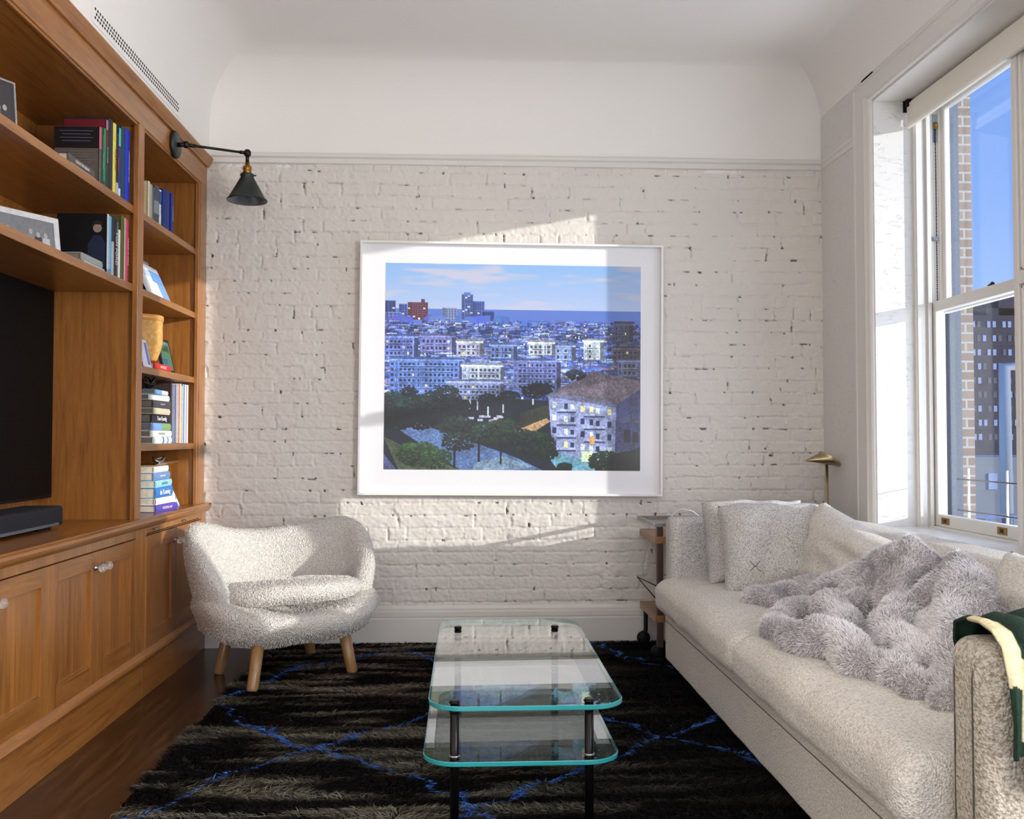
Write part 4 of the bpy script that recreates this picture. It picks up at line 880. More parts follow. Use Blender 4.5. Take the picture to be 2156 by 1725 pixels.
# ================================================================== FUR / PILE
def blades(name, P, N, Dn, length, width, col, mat, parent=None, curl=.5, seed=1):
    """P roots, N surface normals, Dn growth directions; every strand is a thin bent strip"""
    rng = np.random.default_rng(seed); n = len(P)
    side = np.cross(Dn, N+rng.normal(0, .35, (n, 3))); side /= np.linalg.norm(side, axis=1)[:, None]+1e-9
    Ln = length[:, None] if hasattr(length, 'shape') else length; Wd_ = width[:, None] if hasattr(width, 'shape') else width
    g = Dn+N*curl; g /= np.linalg.norm(g, axis=1)[:, None]
    p1 = P+g*Ln*.5; p2 = p1+(Dn*1.0+N*(-.15*curl))*Ln*.55
    V = np.stack([P-side*Wd_, P+side*Wd_, p1-side*Wd_*.8, p1+side*Wd_*.8, p2], 1).reshape(-1, 3)
    b = np.arange(n)[:, None]*5
    F = np.concatenate([b+np.array([[0, 1, 3]]), b+np.array([[0, 3, 2]]), b+np.array([[2, 3, 4]])], 0)
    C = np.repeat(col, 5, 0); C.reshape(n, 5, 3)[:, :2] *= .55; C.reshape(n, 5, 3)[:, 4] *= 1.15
    return npmesh(name, V, F, mat, parent, colors=np.clip(C, 0, 1), cname='pile')
def pile_mat(name, rough=.75, spec=.25, sheen=.1):
    k = NT(name).set(None, rough); a = k.n('ShaderNodeVertexColor', layer_name='pile'); k.l(a.outputs['Color'], k.b.inputs['Base Color']); k.b.inputs['Specular IOR Level'].default_value = spec
    k.b.inputs['Sheen Weight'].default_value = sheen; return k.m
m_pile = pile_mat('wool_pile', .9, .08, 0); m_fur = pile_mat('faux_fur_strands', .6)
def scatter(o, n, seed=0):
    dg = bpy.context.evaluated_depsgraph_get(); me = bpy.data.meshes.new_from_object(o.evaluated_get(dg)); me.calc_loop_triangles()
    nv = len(me.vertices); co = np.empty(nv*3, np.float32); me.vertices.foreach_get('co', co); co = co.reshape(-1, 3)
    no = np.empty(nv*3, np.float32); me.vertices.foreach_get('normal', no); no = no.reshape(-1, 3)
    T = np.empty(len(me.loop_triangles)*3, np.int32); me.loop_triangles.foreach_get('vertices', T); T = T.reshape(-1, 3)
    A = np.linalg.norm(np.cross(co[T[:, 1]]-co[T[:, 0]], co[T[:, 2]]-co[T[:, 0]]), axis=1); rng = np.random.default_rng(seed)
    i = rng.choice(len(T), n, p=A/A.sum()); r1 = np.sqrt(rng.random(n)); r2 = rng.random(n); w = np.stack([1-r1, r1*(1-r2), r1*r2], 1)
    P = (co[T[i]]*w[..., None]).sum(1); N = (no[T[i]]*w[..., None]).sum(1); N /= np.linalg.norm(N, axis=1)[:, None]+1e-9
    bpy.data.meshes.remove(me); return P, N
# ---- rug
RX0, RX1, RY0, RY1 = -1.0, 1.80, -.045, -3.45
rug = thing('area_rug', 'dark shaggy wool rug with blue diamond lines under the glass table', 'rug', (0, 0, 0))
MB().box((RX0+.01, RY0, .001), (RX1, RY1, .012)).build('rug_base', plain('dark_rug_backing', (16, 14, 13), .95), rug)
LINES = [[(-1.2, -2.75), (-.929, -2.304), (-.751, -1.927), (-.516, -1.722), (-.30, -1.50), (-.147, -1.322), (.05, -1.10)], [(-1.0, -1.08), (-.983, -1.138), (-.791, -1.413), (-.516, -1.722), (-.342, -1.849), (-.163, -2.01), (-.029, -2.162), (.15, -2.5), (.4, -2.9)],
         [(-.5, -3.1), (-.25, -2.62), (-.053, -2.346), (.11, -2.198), (.398, -1.907), (.521, -1.82), (.705, -1.626), (.926, -1.435), (1.2, -1.15)], [(.3, -1.2), (.612, -1.48), (.705, -1.626), (.9, -1.8), (1.15, -2.1)],
         [(-1.0, -1.05), (-.958, -1.012), (-.749, -.532), (-.466, -.302), (-.262, -.239), (-.175, -.367), (-.02, -.62), (.3, -1.2)], [(.05, -1.10), (.35, -.5), (.646, -.084)], [(.646, -.084), (.79, -.463), (1.1, -.8)], [(-1.0, -3.1), (-.8, -3.3), (-.5, -3.1)]]
def seg_dist(P, L_):
    d = np.full(len(P), 9.)
    for (a, b) in zip(L_[:-1], L_[1:]):
        a = np.array(a); b = np.array(b); t = np.clip(((P-a)@(b-a))/((b-a)@(b-a)), 0, 1); d = np.minimum(d, np.linalg.norm(P-(a+t[:, None]*(b-a)), axis=1))
    return d
def rug_pile():
    rng = np.random.default_rng(21); n = 250000
    x = rng.uniform(RX0, 1.35, n); y = rng.uniform(RY1, RY0, n)
    P = np.stack([x, y, np.full(n, .010)], 1)
    nx, ny = 900, 900; gx = ((x-RX0)/(2.8)*(nx-1)).astype(int); gy = ((RY0-y)/3.41*(ny-1)).astype(int)
    A = smoothnoise2(nx, ny, 7, 60, rng)[gx, gy]; B = smoothnoise2(nx, ny, 14, 110, rng)[gx, gy]; Cc = smoothnoise2(nx, ny, 5, 9, rng)[gx, gy]; D = smoothnoise2(nx, ny, 30, 50, rng)[gx, gy]
    light = np.clip((A*.5+B*.5-.48)*4.0, 0, 1)
    side = np.clip(1.05-(x+.15)*1.05, .06, 1)            # pile colour gets darker towards the sofa end
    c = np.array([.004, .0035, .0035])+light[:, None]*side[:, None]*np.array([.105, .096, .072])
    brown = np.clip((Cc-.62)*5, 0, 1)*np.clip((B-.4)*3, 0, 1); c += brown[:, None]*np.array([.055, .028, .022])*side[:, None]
    c *= rng.uniform(.35, 1.9, n)[:, None]
    wig = (D-.5)*.05; Pw = np.stack([x+wig, y+wig*.8], 1); d = np.min([seg_dist(Pw, l) for l in LINES], 0)
    bl_ = d < (.006+.007*B); keep = rng.random(n) < (.9-.35*(Cc < .35)); bl_ = bl_ & keep
    c[bl_] = np.array([.05, .135, .46])*rng.uniform(.5, 1.5, bl_.sum())[:, None]
    ang = (A-.5)*1.5+rng.normal(0, .45, n); s = np.where(smoothnoise2(nx, ny, 12, 40, rng)[gx, gy] > .5, 1, -1)
    D3 = np.stack([s*np.cos(ang), np.sin(ang)*.7-.15, np.full(n, .12)+.25*rng.random(n)], 1); D3 /= np.linalg.norm(D3, axis=1)[:, None]
    h = .014+.012*A+.008*rng.random(n)
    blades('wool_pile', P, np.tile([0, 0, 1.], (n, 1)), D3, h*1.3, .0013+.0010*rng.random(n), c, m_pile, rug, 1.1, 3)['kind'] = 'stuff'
rug_pile()

# ================================================================== ARMCHAIR
CHX, CHY, CR = -.835, -.585, math.radians(31.7)
chair = thing('armchair', 'rounded ivory sheepskin armchair with oak legs beside the bookcase', 'armchair', (CHX, CHY, 0), CR)
def fnoise(V, sc, amp, off=0): 
    n1 = np.array([noise.noise_vector(Vector(v*sc+off)) for v in V]); return V+n1*amp
def shell():
    na, nb = 96, 30; V = []
    for i in range(na):
        t = i/(na-1); a = math.radians(-118+236*t); s = abs(a); sgn = 1 if a > 0 else -1
        dip = math.cos(min(s, math.radians(70))*1.0)
        ztop = .635+.060*(1-math.cos(min(1, s/math.radians(62))*PI))/2
        if s > math.radians(62): q = (s-math.radians(62))/math.radians(56); ztop = .695-.25*q**1.6
        zbot = .25+.10*max(0, (s-math.radians(60))/math.radians(58))**1.2
        endk = min(1, min(t, 1-t)/.055); endk = math.sqrt(max(0, 1-(1-endk)**2))
        zc, hh = (ztop+zbot)/2, (ztop-zbot)/2*(.35+.65*endk)
        th_ = (.040+.012*math.sin(PI*t))*(.25+.75*endk)
        for j in range(nb):
            b = 2*PI*j/nb; cz = math.sin(b); cr = math.cos(b)
            zz = zc+hh*(abs(cz)**.75)*(1 if cz > 0 else -1)
            fl = (zz-.28)/.42
            rx = .345+.075*max(0, fl)**.9+.01; ry = .300+.06*max(0, fl)
            off = th_*(abs(cr)**.8)*(1 if cr > 0 else -1)
            thick = 1+.35*max(0, fl)
            X = (rx+off*thick)*math.sin(a)*.955; Y = -.03+(ry+off*thick)*math.cos(a)
            if s > math.radians(75): k2 = (s-math.radians(75))/math.radians(43); X *= 1-.04*k2; X += sgn*.02*k2*fl
            V.append((X, Y, zz))
    V = np.array(V); i, j = np.meshgrid(np.arange(na-1), np.arange(nb), indexing='ij'); p = (i*nb+j).ravel(); q = (i*nb+(j+1) % nb).ravel()
    V = fnoise(V, 9, .006); F = np.stack([p, q, q+nb, p+nb], 1)
    o = npmesh('wing_back', V, F, m_shear, chair)
    bm = bmesh.new(); bm.from_mesh(o.data); bmesh.ops.holes_fill(bm, edges=[e for e in bm.edges if e.is_boundary]); bmesh.ops.recalc_face_normals(bm, faces=bm.faces); bm.to_mesh(o.data); bm.free()
    for pl_ in o.data.polygons: pl_.use_smooth = True
    sb_ = o.modifiers.new('sub', 'SUBSURF'); sb_.levels = sb_.render_levels = 1
    return o
sh1 = shell()
def ellipsoid_body(name, fn, parent, mat, nu=72, nv=40, noise_amp=.005, nsc=9):
    V = []
    for i in range(nv):
        f = -PI/2+PI*i/(nv-1)
        for j in range(nu): V.append(fn(2*PI*j/nu, f))
    V = fnoise(np.array(V), nsc, noise_amp); i, j = np.meshgrid(np.arange(nv-1), np.arange(nu), indexing='ij'); p = (i*nu+j).ravel(); q = (i*nu+(j+1) % nu).ravel()
    return npmesh(name, V, np.stack([p, q, q+nu, p+nu], 1), mat, parent)
def sg(v, e): return math.copysign(abs(v)**e, v)
def seatfn(u, f):
    cx, sx = math.cos(u), math.sin(u); r = abs(math.cos(f))**.45; z = sg(math.sin(f), .55)
    X = .405*sg(cx, .75)*r; Y = .345*sg(sx, .8)*r-.035
    taper = 1-.30*max(0, -z)*1.0; X *= taper; Y *= taper
    rim = (abs(cx)**3)*.055*(1 if sx < .5 else .3); zt = .115 if z > 0 else .105
    front = max(0, -sx); zz = .265+zt*z*(1-.12*front*(1-abs(cx)))+(rim*r if z > -.2 else 0)-(.055*(1-r**3) if z > 0.3 else 0)
    return (X, Y, zz)
seat = ellipsoid_body('seat_shell', seatfn, chair, m_shear)
def cushfn(u, f):
    cx, sx = math.cos(u), math.sin(u); r = abs(math.cos(f))**.5; z = math.sin(f)
    return (.325*sg(cx, .8)*r, .265*sg(sx, .85)*r-.055, .388+.052*sg(z, .7)+(-.03*sx*r))
cus = ellipsoid_body('seat_cushion', cushfn, chair, m_shear)
def chair_fur(o, n, L_, seed):
    P, N = scatter(o, n, seed); rng = np.random.default_rng(seed); D = N*.75+rng.normal(0, .5, P.shape)+np.array([0, 0, -.3]); D /= np.linalg.norm(D, axis=1)[:, None]
    c = np.array([.84, .80, .745])*rng.uniform(.85, 1.12, n)[:, None]
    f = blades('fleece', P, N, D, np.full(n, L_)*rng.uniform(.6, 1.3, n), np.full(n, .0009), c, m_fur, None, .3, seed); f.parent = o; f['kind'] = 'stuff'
chair_fur(sh1, 42000, .007, 31); chair_fur(seat, 24000, .007, 32); chair_fur(cus, 20000, .007, 33)
ci = Matrix.Rotation(-CR, 3, 'Z')
for (fx, fy, tx, ty, zf) in ((-.895, -.94, -.880, -.865, .014), (-.512, -.645, -.562, -.650, .014), (-1.133, -.555, -1.07, -.57, .0), (-.76, -.25, -.80, -.33, .014)):
    a = ci @ Vector((fx-CHX, fy-CHY, zf)); b = ci @ Vector((tx-CHX, ty-CHY, .26))
    d = (b-a).normalized(); MB().tube([a, a+d*.004, a+d*.012, b], [.018, .0225, .0245, .0275], 20).build('leg', oak, chair)

# ================================================================== GLASS TABLE
tb = thing('coffee_table', 'two-tier clear glass coffee table with black rod legs on the dark rug', 'table', (.155, -1.80, 0))
def slab(name, cx, cy, z, hw, hl, r, t):
    pts = []
    for (sx, sy, a0) in ((1, 1, 0), (-1, 1, 90), (-1, -1, 180), (1, -1, 270)):
        for q in range(13): a = math.radians(a0+90*q/12); pts.append((cx+sx*(hw-r)+r*math.cos(a), cy+sy*(hl-r)+r*math.sin(a)))
    n = len(pts); e_ = .002
    ins = [(cx+(x-cx)*(1-e_/hw), cy+(y-cy)*(1-e_/hl)) for x, y in pts]
    vs = [(x, y, z) for x, y in ins]+[(x, y, z+e_) for x, y in pts]+[(x, y, z+t-e_) for x, y in pts]+[(x, y, z+t) for x, y in ins]
    mb = MB(); fs = [tuple(reversed(range(n))), tuple(range(3*n, 4*n))]
    mb.add(vs, fs, 0); mb.add([], [], 0)
    ed = [(k_*n+i, k_*n+(i+1) % n, (k_+1)*n+(i+1) % n, (k_+1)*n+i) for k_ in range(3) for i in range(n)]
    mb.f += ed; mb.mi += [1]*len(ed); mb.sm += [False]*len(ed)
    return mb.build(name, [m_tglass, m_gedge], tb)
slab('glass_top', .012, .008, .340, .272, .618, .095, .014); slab('glass_shelf', -.002, -.004, .196, .272, .618, .095, .013)
for (x, y) in ((-.186, -.585), (.182, -.585), (-.186, .43), (.182, .43)):
    lg = MB().tube([(x, y, .012), (x, y, .366)], .0125, 20).build('leg', m_blackm, tb, bevel=0)
    for z in (.358, .340-.006, .2135, .190): MB().lathe([(0, 0), (.0155, 0), (.0155, .004), (0, .004)], (x, y, z), (0, 0, 1), 20).build('washer', m_blackm if z > .3 else m_steel, lg)
# ================================================================== SOFA
SXF, SXB = .935, 1.80; SYF, SYN = -.535, -3.26
sofa = thing('sofa', 'long oatmeal boucle sofa under the windows', 'sofa', (1.35, -1.9, 0))
def SL(p): return Vector((p[0]-1.35, p[1]+1.9, p[2]))
def rbox(name, a, b, mat, parent, bev=.04, seg=4, nz=.004, sub=0, nsc=7, dens=None, puff=None):
    a = np.array(a, float); b = np.array(b, float); lo, hi = np.minimum(a, b), np.maximum(a, b); c = (lo+hi)/2; h = (hi-lo)/2; L0 = dens or .05
    def ticks(hh):
        inner = np.linspace(-(hh-bev), hh-bev, max(2, int(2*(hh-bev)/L0)+1)); e_ = hh-bev+bev*np.tan(np.linspace(0, PI/4, seg+1)[1:])
        return np.concatenate([-e_[::-1], inner, e_])
    T = [ticks(q) for q in h]; V = []; F = []; n0 = 0
    for ax in range(3):
        u, v = (ax+1) % 3, (ax+2) % 3
        for sg_ in (-1, 1):
            U_, W_ = np.meshgrid(T[u], T[v], indexing='ij'); P = np.zeros(U_.shape+(3,)); P[..., u] = U_; P[..., v] = W_; P[..., ax] = sg_*h[ax]
            V.append(P.reshape(-1, 3)); f = gridfaces(len(T[u]), len(T[v]), n0); F.append(f if sg_ > 0 else f[:, ::-1]); n0 += U_.size
    V = np.concatenate(V); F = np.concatenate(F); core = np.clip(V, -(h-bev), h-bev); d = V-core; ln = np.linalg.norm(d, axis=1)[:, None]
    V = core+d/np.maximum(ln, 1e-9)*bev
    out_ = []
    for p in V:
        q = Vector(p+c)
        if puff: q = puff(q, Vector(p/h))
        out_.append(q+noise.noise_vector(q*nsc)*nz+noise.noise_vector(q*nsc*2.7)*nz*.4)
    o = npmesh(name, np.array(out_), F, mat, parent)
    bm = bmesh.new(); bm.from_mesh(o.data); bmesh.ops.remove_doubles(bm, verts=bm.verts, dist=.0002); bmesh.ops.recalc_face_normals(bm, faces=bm.faces); bm.to_mesh(o.data); bm.free()
    for pl_ in o.data.polygons: pl_.use_smooth = True
    return o
rbox('base_frame', SL((SXF, SYF, .035)), SL((SXB-.02, SYN+.01, .27)), m_sofa, sofa, .022, 3, .002)
rbox('backrest', SL((SXB-.17, SYF+.0, .05)), SL((SXB+.045, SYN, .70)), m_sofa, sofa, .05, 4, .003)
rbox('arm', SL((SXF, SYF, .05)), SL((SXB, SYF-.135, .712)), m_pillow, sofa, .035, 4, .002)
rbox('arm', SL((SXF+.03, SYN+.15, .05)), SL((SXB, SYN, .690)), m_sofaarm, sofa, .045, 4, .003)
def seatpuff(p, r):
    q = p.copy(); q.z += .030*(1-min(1, abs(r.x))**2.2)*(1-min(1, abs(r.y))**3)*(1 if r.z > 0 else 0)
    if r.x < 0 and abs(r.z) < 1: q.x += -.018*(1-abs(r.z)**2)*(1 if r.x < -.8 else 0)
    return q
for (a, b) in ((SYF-.045, -1.862), (-1.868, SYN+.155)):
    rbox('seat_cushion', SL((SXF-.048, a, .268)), SL((SXB-.17, b, .432)), m_sofa, sofa, .055, 5, .007, puff=seatpuff, dens=.04)
ps = MB(); ps.tube([SL((SXF-.002, SYF-.01, .225)), SL((SXF-.002, SYN+.02, .225))], .0013, 6); ps.build('seam', m_thread, sofa)
se = MB()
for yy in (SYN+.108, SYN+.042):
    se.tube([SL((SXF+.0285, yy, .06)), SL((SXF+.0285, yy, .62)), SL((SXF+.034, yy, .650)), SL((SXF+.05, yy, .675))], .0015, 6)
se.build('arm_piping', m_thread, sofa)
for (x, y) in ((SXF+.08, SYF-.08), (SXF+.08, SYN+.08), (SXB-.1, SYF-.08), (SXB-.1, SYN+.08)): MB().lathe([(0, 0), (.02, 0), (.026, .05), (0, .05)], SL((x, y, 0)), (0, 0, 1), 14).build('foot', m_black, sofa)

# ---- pillows
def pillow(name, label, w, h, t, loc, rot, mat, group, seed, marks=False, cat='pillow', sag=.0, taper=0.):
    r = thing(name, label, cat, loc, 0, group); r.rotation_euler = rot
    n = 44; V = []; F = []
    u = np.linspace(-1, 1, n)
    for sgn in (-1, 1):
        for i in range(n):
            for j in range(n):
                a, b = u[i], u[j]
                e = max(0, (1-abs(a)**3.2))**.55*max(0, (1-abs(b)**3.2))**.55
                pinch = 1-.055*(1-abs(a*b)**.8)*(abs(a)**6+abs(b)**6)
                x = a*w/2*(1-.05*(1-b*b)*(abs(a)**4)); z = b*h/2*(1-.05*(1-a*a)*(abs(b)**4))
                y = sgn*t/2*e**.85
                wr = noise.noise(Vector((a*2+seed, b*2.4, sgn)))*.018*e+noise.noise(Vector((a*5+seed, b*3, sgn*2)))*.007*e
                z2 = (z+h/2)*(1-taper*(a+1)/2)-h/2-sag*(1-a*a)*(1 if b > 0 else 0)*b
                ed_ = max(abs(a), abs(b))**4; x += .012*ed_*noise.noise(Vector((a*2.2+seed*3, b*2.2, 7))); z2 += .014*ed_*noise.noise(Vector((a*2.2+seed*5, b*2.2, 17)))-.012*(abs(a)**3)*(1 if b > 0 else 0)*b
                V.append((x, y+wr*1.3, z2+h/2))
    V = np.array(V); F = np.concatenate([gridfaces(n, n), gridfaces(n, n, n*n)[:, ::-1]])
    o = npmesh('pillow_cover', V, F, mat, r)
    bm = bmesh.new(); bm.from_mesh(o.data); bmesh.ops.remove_doubles(bm, verts=bm.verts, dist=.0004); bmesh.ops.recalc_face_normals(bm, faces=bm.faces); bm.to_mesh(o.data); bm.free()
    for pl_ in o.data.polygons: pl_.use_smooth = True
    if marks:
        for cx in (-.115, .075):
            m = MB()
            for s in (-1, 1):
                m.tube([(cx-s*.022, -t/2*.86, .076), (cx, -t/2*.93, .096), (cx+s*.022, -t/2*.99, .116)], .0013, 5)
            m.build('stitched_cross', m_thread, r)
    return r
pillow('throw_pillow', 'square heathered pillow with stitched crosses at the far end of the sofa', .450, .405, .22, (1.285, -1.15, .432), (math.radians(-24), 0, math.radians(-4)), m_pillow, 'square pillows at the far end of the sofa', 1, True)
pillow('throw_pillow', 'plain heathered pillow tucked behind the crossed one at the far sofa arm', .46, .385, .20, (1.275, -.92, .440), (math.radians(-18), 0, math.radians(3)), m_pillow, 'square pillows at the far end of the sofa', 5)
pillow('back_cushion', 'big loose oatmeal back cushion in the middle of the sofa', 1.02, .40, .24, (1.44, -1.58, .435), (math.radians(-15), 0, math.radians(-85)), m_sofa, 'loose back cushions of the sofa', 9, sag=.02, cat='cushion', taper=.38)
pillow('back_cushion', 'big loose oatmeal back cushion at the near end of the sofa', .92, .32, .24, (1.57, -2.62, .435), (math.radians(-14), 0, math.radians(-92)), m_sofa, 'loose back cushions of the sofa', 13, sag=.01, cat='cushion', taper=.12)

# ---- faux fur throw
ft = thing('fur_throw', 'pale lilac grey faux fur blanket crumpled on the sofa seat', 'blanket', (1.25, -2.1, .44))
FO = Vector((1.25, -2.1, .44))
def throw():
    caps = [((1.10, -1.40, .465), (1.14, -1.50, .475), .052, .05), ((1.14, -1.50, .475), (1.30, -1.40, .50), .05, .05), ((1.28, -1.42, .50), (1.46, -1.62, .545), .055, .05), ((1.46, -1.62, .545), (1.55, -1.85, .54), .05, .05),
            ((1.04, -1.84, .455), (1.12, -1.72, .47), .045, .05), ((1.12, -1.72, .47), (1.30, -1.75, .50), .05, .055),
            ((1.18, -1.95, .53), (1.13, -2.20, .50), .062, .055), ((1.18, -1.95, .53), (1.34, -1.93, .53), .05, .05), ((1.30, -1.85, .52), (1.5, -2.0, .56), .05, .05),
            ((1.02, -1.90, .455), (1.0, -2.12, .46), .055, .055), ((1.0, -2.12, .46), (1.02, -2.25, .465), .055, .062),
            ((1.04, -2.22, .485), (1.10, -2.60, .475), .075, .055), ((1.10, -2.60, .475), (1.10, -2.72, .465), .055, .05),
            ((1.22, -2.28, .53), (1.16, -2.58, .50), .06, .055), ((1.35, -2.10, .56), (1.22, -2.30, .53), .055, .06), ((1.33, -2.35, .54), (1.22, -2.70, .49), .06, .06),
            ((1.42, -2.01, .735), (1.45, -2.06, .68), .036, .05), ((1.42, -2.01, .735), (1.36, -1.92, .675), .034, .040), ((1.36, -1.92, .675), (1.30, -1.78, .595), .042, .042), ((1.30, -1.78, .595), (1.26, -1.64, .53), .042, .04), ((1.40, -1.99, .66), (1.30, -1.84, .55), .045, .05), ((1.40, -2.05, .66), (1.33, -2.05, .57), .05, .05),
            ]
    pk = (1.52, -2.12, .688)
    for q in ((1.12, -2.82, .455), (1.16, -2.80, .46), (1.22, -2.84, .46), (1.30, -2.82, .46), (1.38, -2.76, .48), (1.46, -2.66, .50), (1.54, -2.50, .53), (1.40, -2.45, .50), (1.28, -2.60, .48)): caps.append((pk, q, .045, .045))
    caps.append((pk, (1.30, -2.25, .55), .04, .05)); caps.append((pk, (1.56, -2.30, .62), .04, .04))
    # flat tail behind
    bm = bmesh.new()
    for i, (a, b, r0, r1) in enumerate(caps):
        a, b = Vector(a)-FO, Vector(b)-FO; n = max(2, int((b-a).length/.022))
        for q in range(n+1):
            t = q/n; p = a.lerp(b, t); bend = Vector((noise.noise(Vector((i*3.1, t*2, 0))), noise.noise(Vector((i*3.1, t*2, 5))), noise.noise(Vector((i*3.1, t*2, 9)))*.5))*.05*math.sin(PI*t)
            bmesh.ops.create_icosphere(bm, subdivisions=2, radius=(r0+(r1-r0)*t)*.90*(1+.15*noise.noise(Vector((i, t*5, 2)))), matrix=Matrix.Translation(p+bend))
    me = bpy.data.meshes.new('fur_backing'); bm.to_mesh(me); bm.free(); me.materials.append(plain('fur_backing_cloth', (176, 168, 170), .9))
    o = bpy.data.objects.new('fur_backing', me); COL.objects.link(o); o.parent = ft
    rm = o.modifiers.new('remesh', 'REMESH'); rm.mode = 'VOXEL'; rm.voxel_size = .012; rm.use_smooth_shade = True
    sm = o.modifiers.new('smooth', 'SMOOTH'); sm.factor = .5; sm.iterations = 2
    bpy.context.view_layer.update()
    n = 240000; P, N = scatter(o, n, 5); rng = np.random.default_rng(8)
    hmin = -.02; k_ = P[:, 2] > hmin-.02; P, N = P[k_], N[k_]; n = len(P)
    fl = np.array([noise.noise_vector(Vector(p*7.0)) for p in P]); tang = fl-(fl*N).sum(1)[:, None]*N
    D = N*.55+tang*1.1+rng.normal(0, .28, P.shape)+np.array([0, 0, -.22]); D /= np.linalg.norm(D, axis=1)[:, None]
    tone = np.clip(.5+1.2*np.array([noise.noise(Vector(p*9+Vector((4, 4, 4)))) for p in P]), 0, 1)[:, None]
    c = (np.array([.74, .705, .715])*(1-tone)*1.06+np.array([.93, .905, .915])*tone)*rng.uniform(.82, 1.12, n)[:, None]
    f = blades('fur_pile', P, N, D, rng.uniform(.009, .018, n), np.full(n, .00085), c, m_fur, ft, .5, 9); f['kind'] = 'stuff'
throw()
# grey knitted tail of the blanket lining
def sheet(name, pts_u, parent, mat, thick=.006, colors=None, sub=2):
    """pts_u : grid [i][j] of points"""
    nu, nv = len(pts_u), len(pts_u[0]); V = np.array([p for r in pts_u for p in r], float); o = npmesh(name, V, gridfaces(nu, nv), mat, parent)
    s_ = o.modifiers.new('sub', 'SUBSURF'); s_.levels = s_.render_levels = sub; so_ = o.modifiers.new('solid', 'SOLIDIFY'); so_.thickness = thick; so_.offset = 0; return o

# ---- green and cream throw on the near arm
gt = thing('knit_throw', 'dark green and cream wool throw over the near arm of the sofa', 'blanket', (1.35, -3.2, .70))
def knit():
    k = NT('green_cream_wool').set(None, .95); a = k.n('ShaderNodeVertexColor', layer_name='yarn'); k.l(a.outputs['Color'], k.b.inputs['Base Color'])
    k.bump(k.noise(k.pos((1, 1, .35), True), 420, 3), .6, .002); GO = Vector((1.35, -3.2, .70))
    # drape path across the arm (y,z), far side -> over -> near side
    path = [(-3.085, .40), (-3.088, .55), (-3.09, .66), (-3.11, .70), (-3.15, .712), (-3.20, .715), (-3.245, .706), (-3.274, .68), (-3.282, .62), (-3.286, .54), (-3.288, .46), (-3.290, .38), (-3.292, .30), (-3.293, .24)]
    nu, nv = 190, 190; cum = [0]
    for a_, b_ in zip(path[:-1], path[1:]): cum.append(cum[-1]+math.dist(a_, b_))
    V = []; C = []; gcol = np.array([.004, .024, .013]); ccol = np.array([.60, .53, .33]); top = cum[6]
    for i in range(nu):
        u = i/(nu-1); X0 = .985+.46*u
        w_ = min(1, max(0, (u-.085)/.03)); w2 = min(1, max(0, (u-.20)/.03))        # layers folded over each other
        endz = .485+.05*u if u < .1 else .445-.02*math.sin(u*9) if u < .21 else .40+.03*math.sin(u*11)
        tot = cum[7]+(.68-endz)
        for j in range(nv):
            s = tot*j/(nv-1); q = 0
            while q < len(cum)-2 and cum[q+1] < s: q += 1
            t = (s-cum[q])/(cum[q+1]-cum[q]); y = path[q][0]*(1-t)+path[q+1][0]*t; z = path[q][1]*(1-t)+path[q+1][1]*t
            hang = max(0, s-top); over = 1 if s > cum[3] else 0
            fold = .5+.5*math.sin(u*46+1.2*math.sin(u*9)); lay = .008*w_+.010*w2
            y -= (.004+lay+fold*.012*min(1, hang*9)+.006*math.sin(hang*14+u*8)*min(1, hang*4))*(1 if s > cum[4] else 0)
            if s < cum[3]: y += .006+.010*fold
            z += .006+lay*.8+(.008*fold)*(1 if cum[3] <= s <= cum[7] else 0)
            x = X0+.012*math.sin(u*46+1.5)*min(1, hang*6)+(.07*(1-min(1, s/cum[4]))*(1-u) if s < cum[4] else 0)
            V.append((x-GO.x, y-GO.y, z-GO.z))
            zig = .018*(abs(((X0*11) % 1)-.5)*2)
            if u < .085: col = ccol if .61+zig < z and s > cum[4]+.01 else gcol
            elif u < .20: col = gcol if z > .665+zig else ccol if z > .52+zig*.6 or z > .548 else gcol
            else: k2 = (.715-z)+zig; col = gcol if k2 < .075 or (.20 < k2 < .29) else ccol
            if s < cum[4]: col = gcol if (s < cum[2]-.09 or s > cum[2]-.02) else ccol
            C.append(col)
    return npmesh('woven_wool', np.array(V), gridfaces(nu, nv), k.m, gt, colors=np.array(C)*RNG.uniform(.85, 1.15, (len(C), 1)), cname='yarn')
kn = knit(); sd = kn.modifiers.new('solid', 'SOLIDIFY'); sd.thickness = .006; sd.offset = 0

# ================================================================== BAR CART
ct = thing('side_cart', 'teak serving cart on castors between the sofa and the brick wall', 'cart', (1.2, -.26, 0))
def cb(a, b): return (a[0]-1.2, a[1]+.26, a[2]), (b[0]-1.2, b[1]+.26, b[2])
for z in (.605, .228): MB().box(*cb((.905, -.055, z-.033), (1.50, -.465, z))).build('shelf', teak, ct, bevel=.002)
for (x, y) in ((.915, -.462), (1.46, -.462), (1.46, -.09)): MB().box(*cb((x, y, .075), (x+.030, y+.03, .665))).build('post', teakv, ct, bevel=.002)
fr = MB(); fr.box(*cb((.895, -.05, .652), (.905, -.47, .672))); fr.box(*cb((.895, -.045, .652), (1.50, -.055, .672))); fr.box(*cb((.895, -.465, .652), (1.5, -.475, .672))); fr.build('metal_rim', m_steel, ct, bevel=.001)
fr = MB(); fr.tube([(.89-1.2, .20, .355), (.925-1.2, -.19, .362)], .003, 8); fr.tube([(.89-1.2, .20, .355), (.925-1.2, -.19, .29)], .003, 8); fr.build('wire_brace', m_bronze, ct)
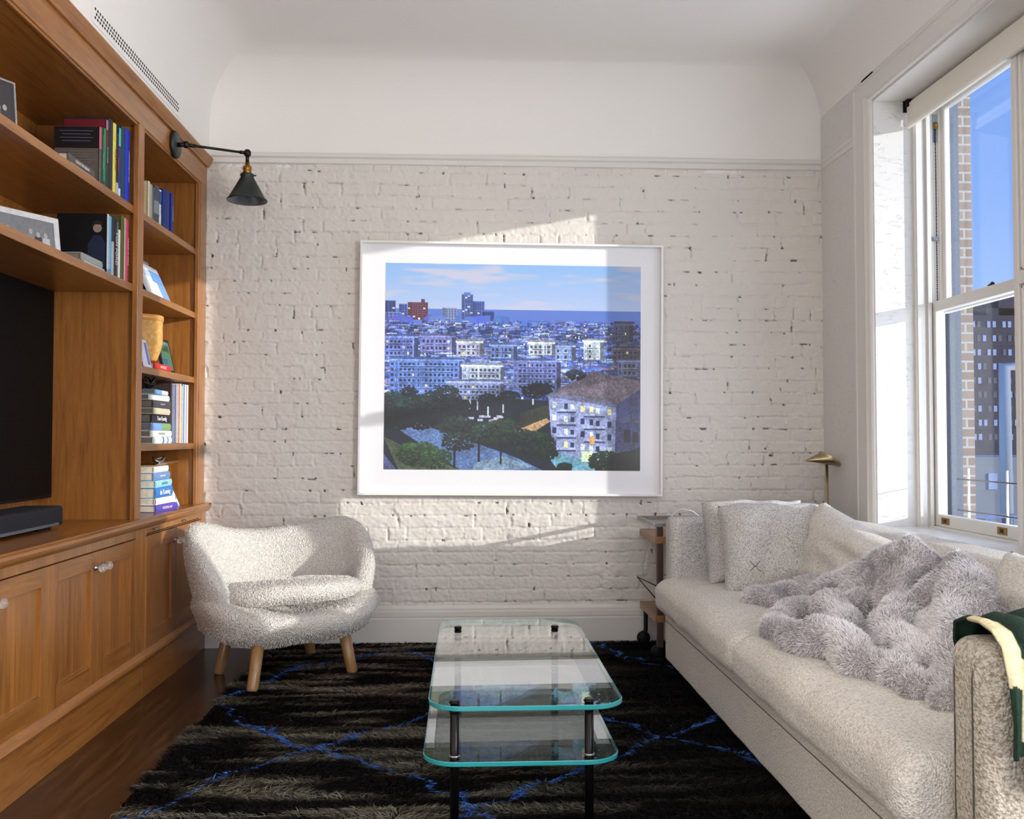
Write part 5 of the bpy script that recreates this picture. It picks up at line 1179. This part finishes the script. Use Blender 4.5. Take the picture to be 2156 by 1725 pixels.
for (x, y) in ((.925, -.42), (.915, -.10), (1.46, -.42), (1.46, -.10)):
    c_ = MB(); c_.lathe([(0, -.012), (.030, -.012), (.034, -.006), (.034, .006), (.030, .012), (0, .012)], (x-1.2, y+.26, .048), (0, 1, .0), 22); c_.tube([(x-1.2, y+.26, .048), (x-1.2+.012, y+.26, .085), (x-1.2+.012, y+.26, .2)], .011, 10); c_.build('castor', m_black, ct)
cbl = MB().tube([(.985, -.40, .655), (1.0, -.42, .71), (1.04, -.44, .735), (1.09, -.46, .725), (1.13, -.48, .69), (1.14, -.48, .61)], .0028, 8).build('cable', m_white); tag(cbl, 'thin white cable looping up behind the far sofa arm', 'cable')
# ================================================================== FLOOR LAMP
fl = thing('floor_lamp', 'slim brass floor lamp with angled cone shade in the corner behind the sofa', 'lamp', (1.848, -.20, 0))
MB().lathe([(0, 0), (.05, 0), (.05, .012), (.012, .018), (0, .018)], (-.0, 0, 0), (0, 0, 1), 32).build('base', m_nickel, fl)
MB().tube([(0, 0, .01), (0, 0, .965)], .0075, 16).build('pole', m_nickel, fl)
apex = Vector((-.125, -.02, .962)); cc = Vector((.0, 0, .968)); axd = Vector((.62, -.05, -.50)).normalized()
sh2 = MB(); bc_ = Vector((.012, -.0, .975)); ring = []
u_ = Vector((.62, 0, -.42)).normalized(); w_ = Vector((0, 1, 0)); R_ = .062
ctr = Vector((.012, 0, .966)); nseg = 28
vs = [apex]+[ctr+u_*(R_*math.cos(2*PI*q/nseg))+w_*(R_*math.sin(2*PI*q/nseg)) for q in range(nseg)]+[ctr+u_*(R_*1.0*math.cos(2*PI*q/nseg))+w_*(R_*math.sin(2*PI*q/nseg))+Vector((.006, 0, .010)) for q in range(nseg)]
fs = [(0, 1+q, 1+(q+1) % nseg) for q in range(nseg)]+[(1+q, 1+nseg+q, 1+nseg+(q+1) % nseg, 1+(q+1) % nseg) for q in range(nseg)]+[tuple(1+nseg+q for q in range(nseg))]
sh2.add(vs, fs, 0, False); sh2.build('lamp_shade', m_nickel, fl)
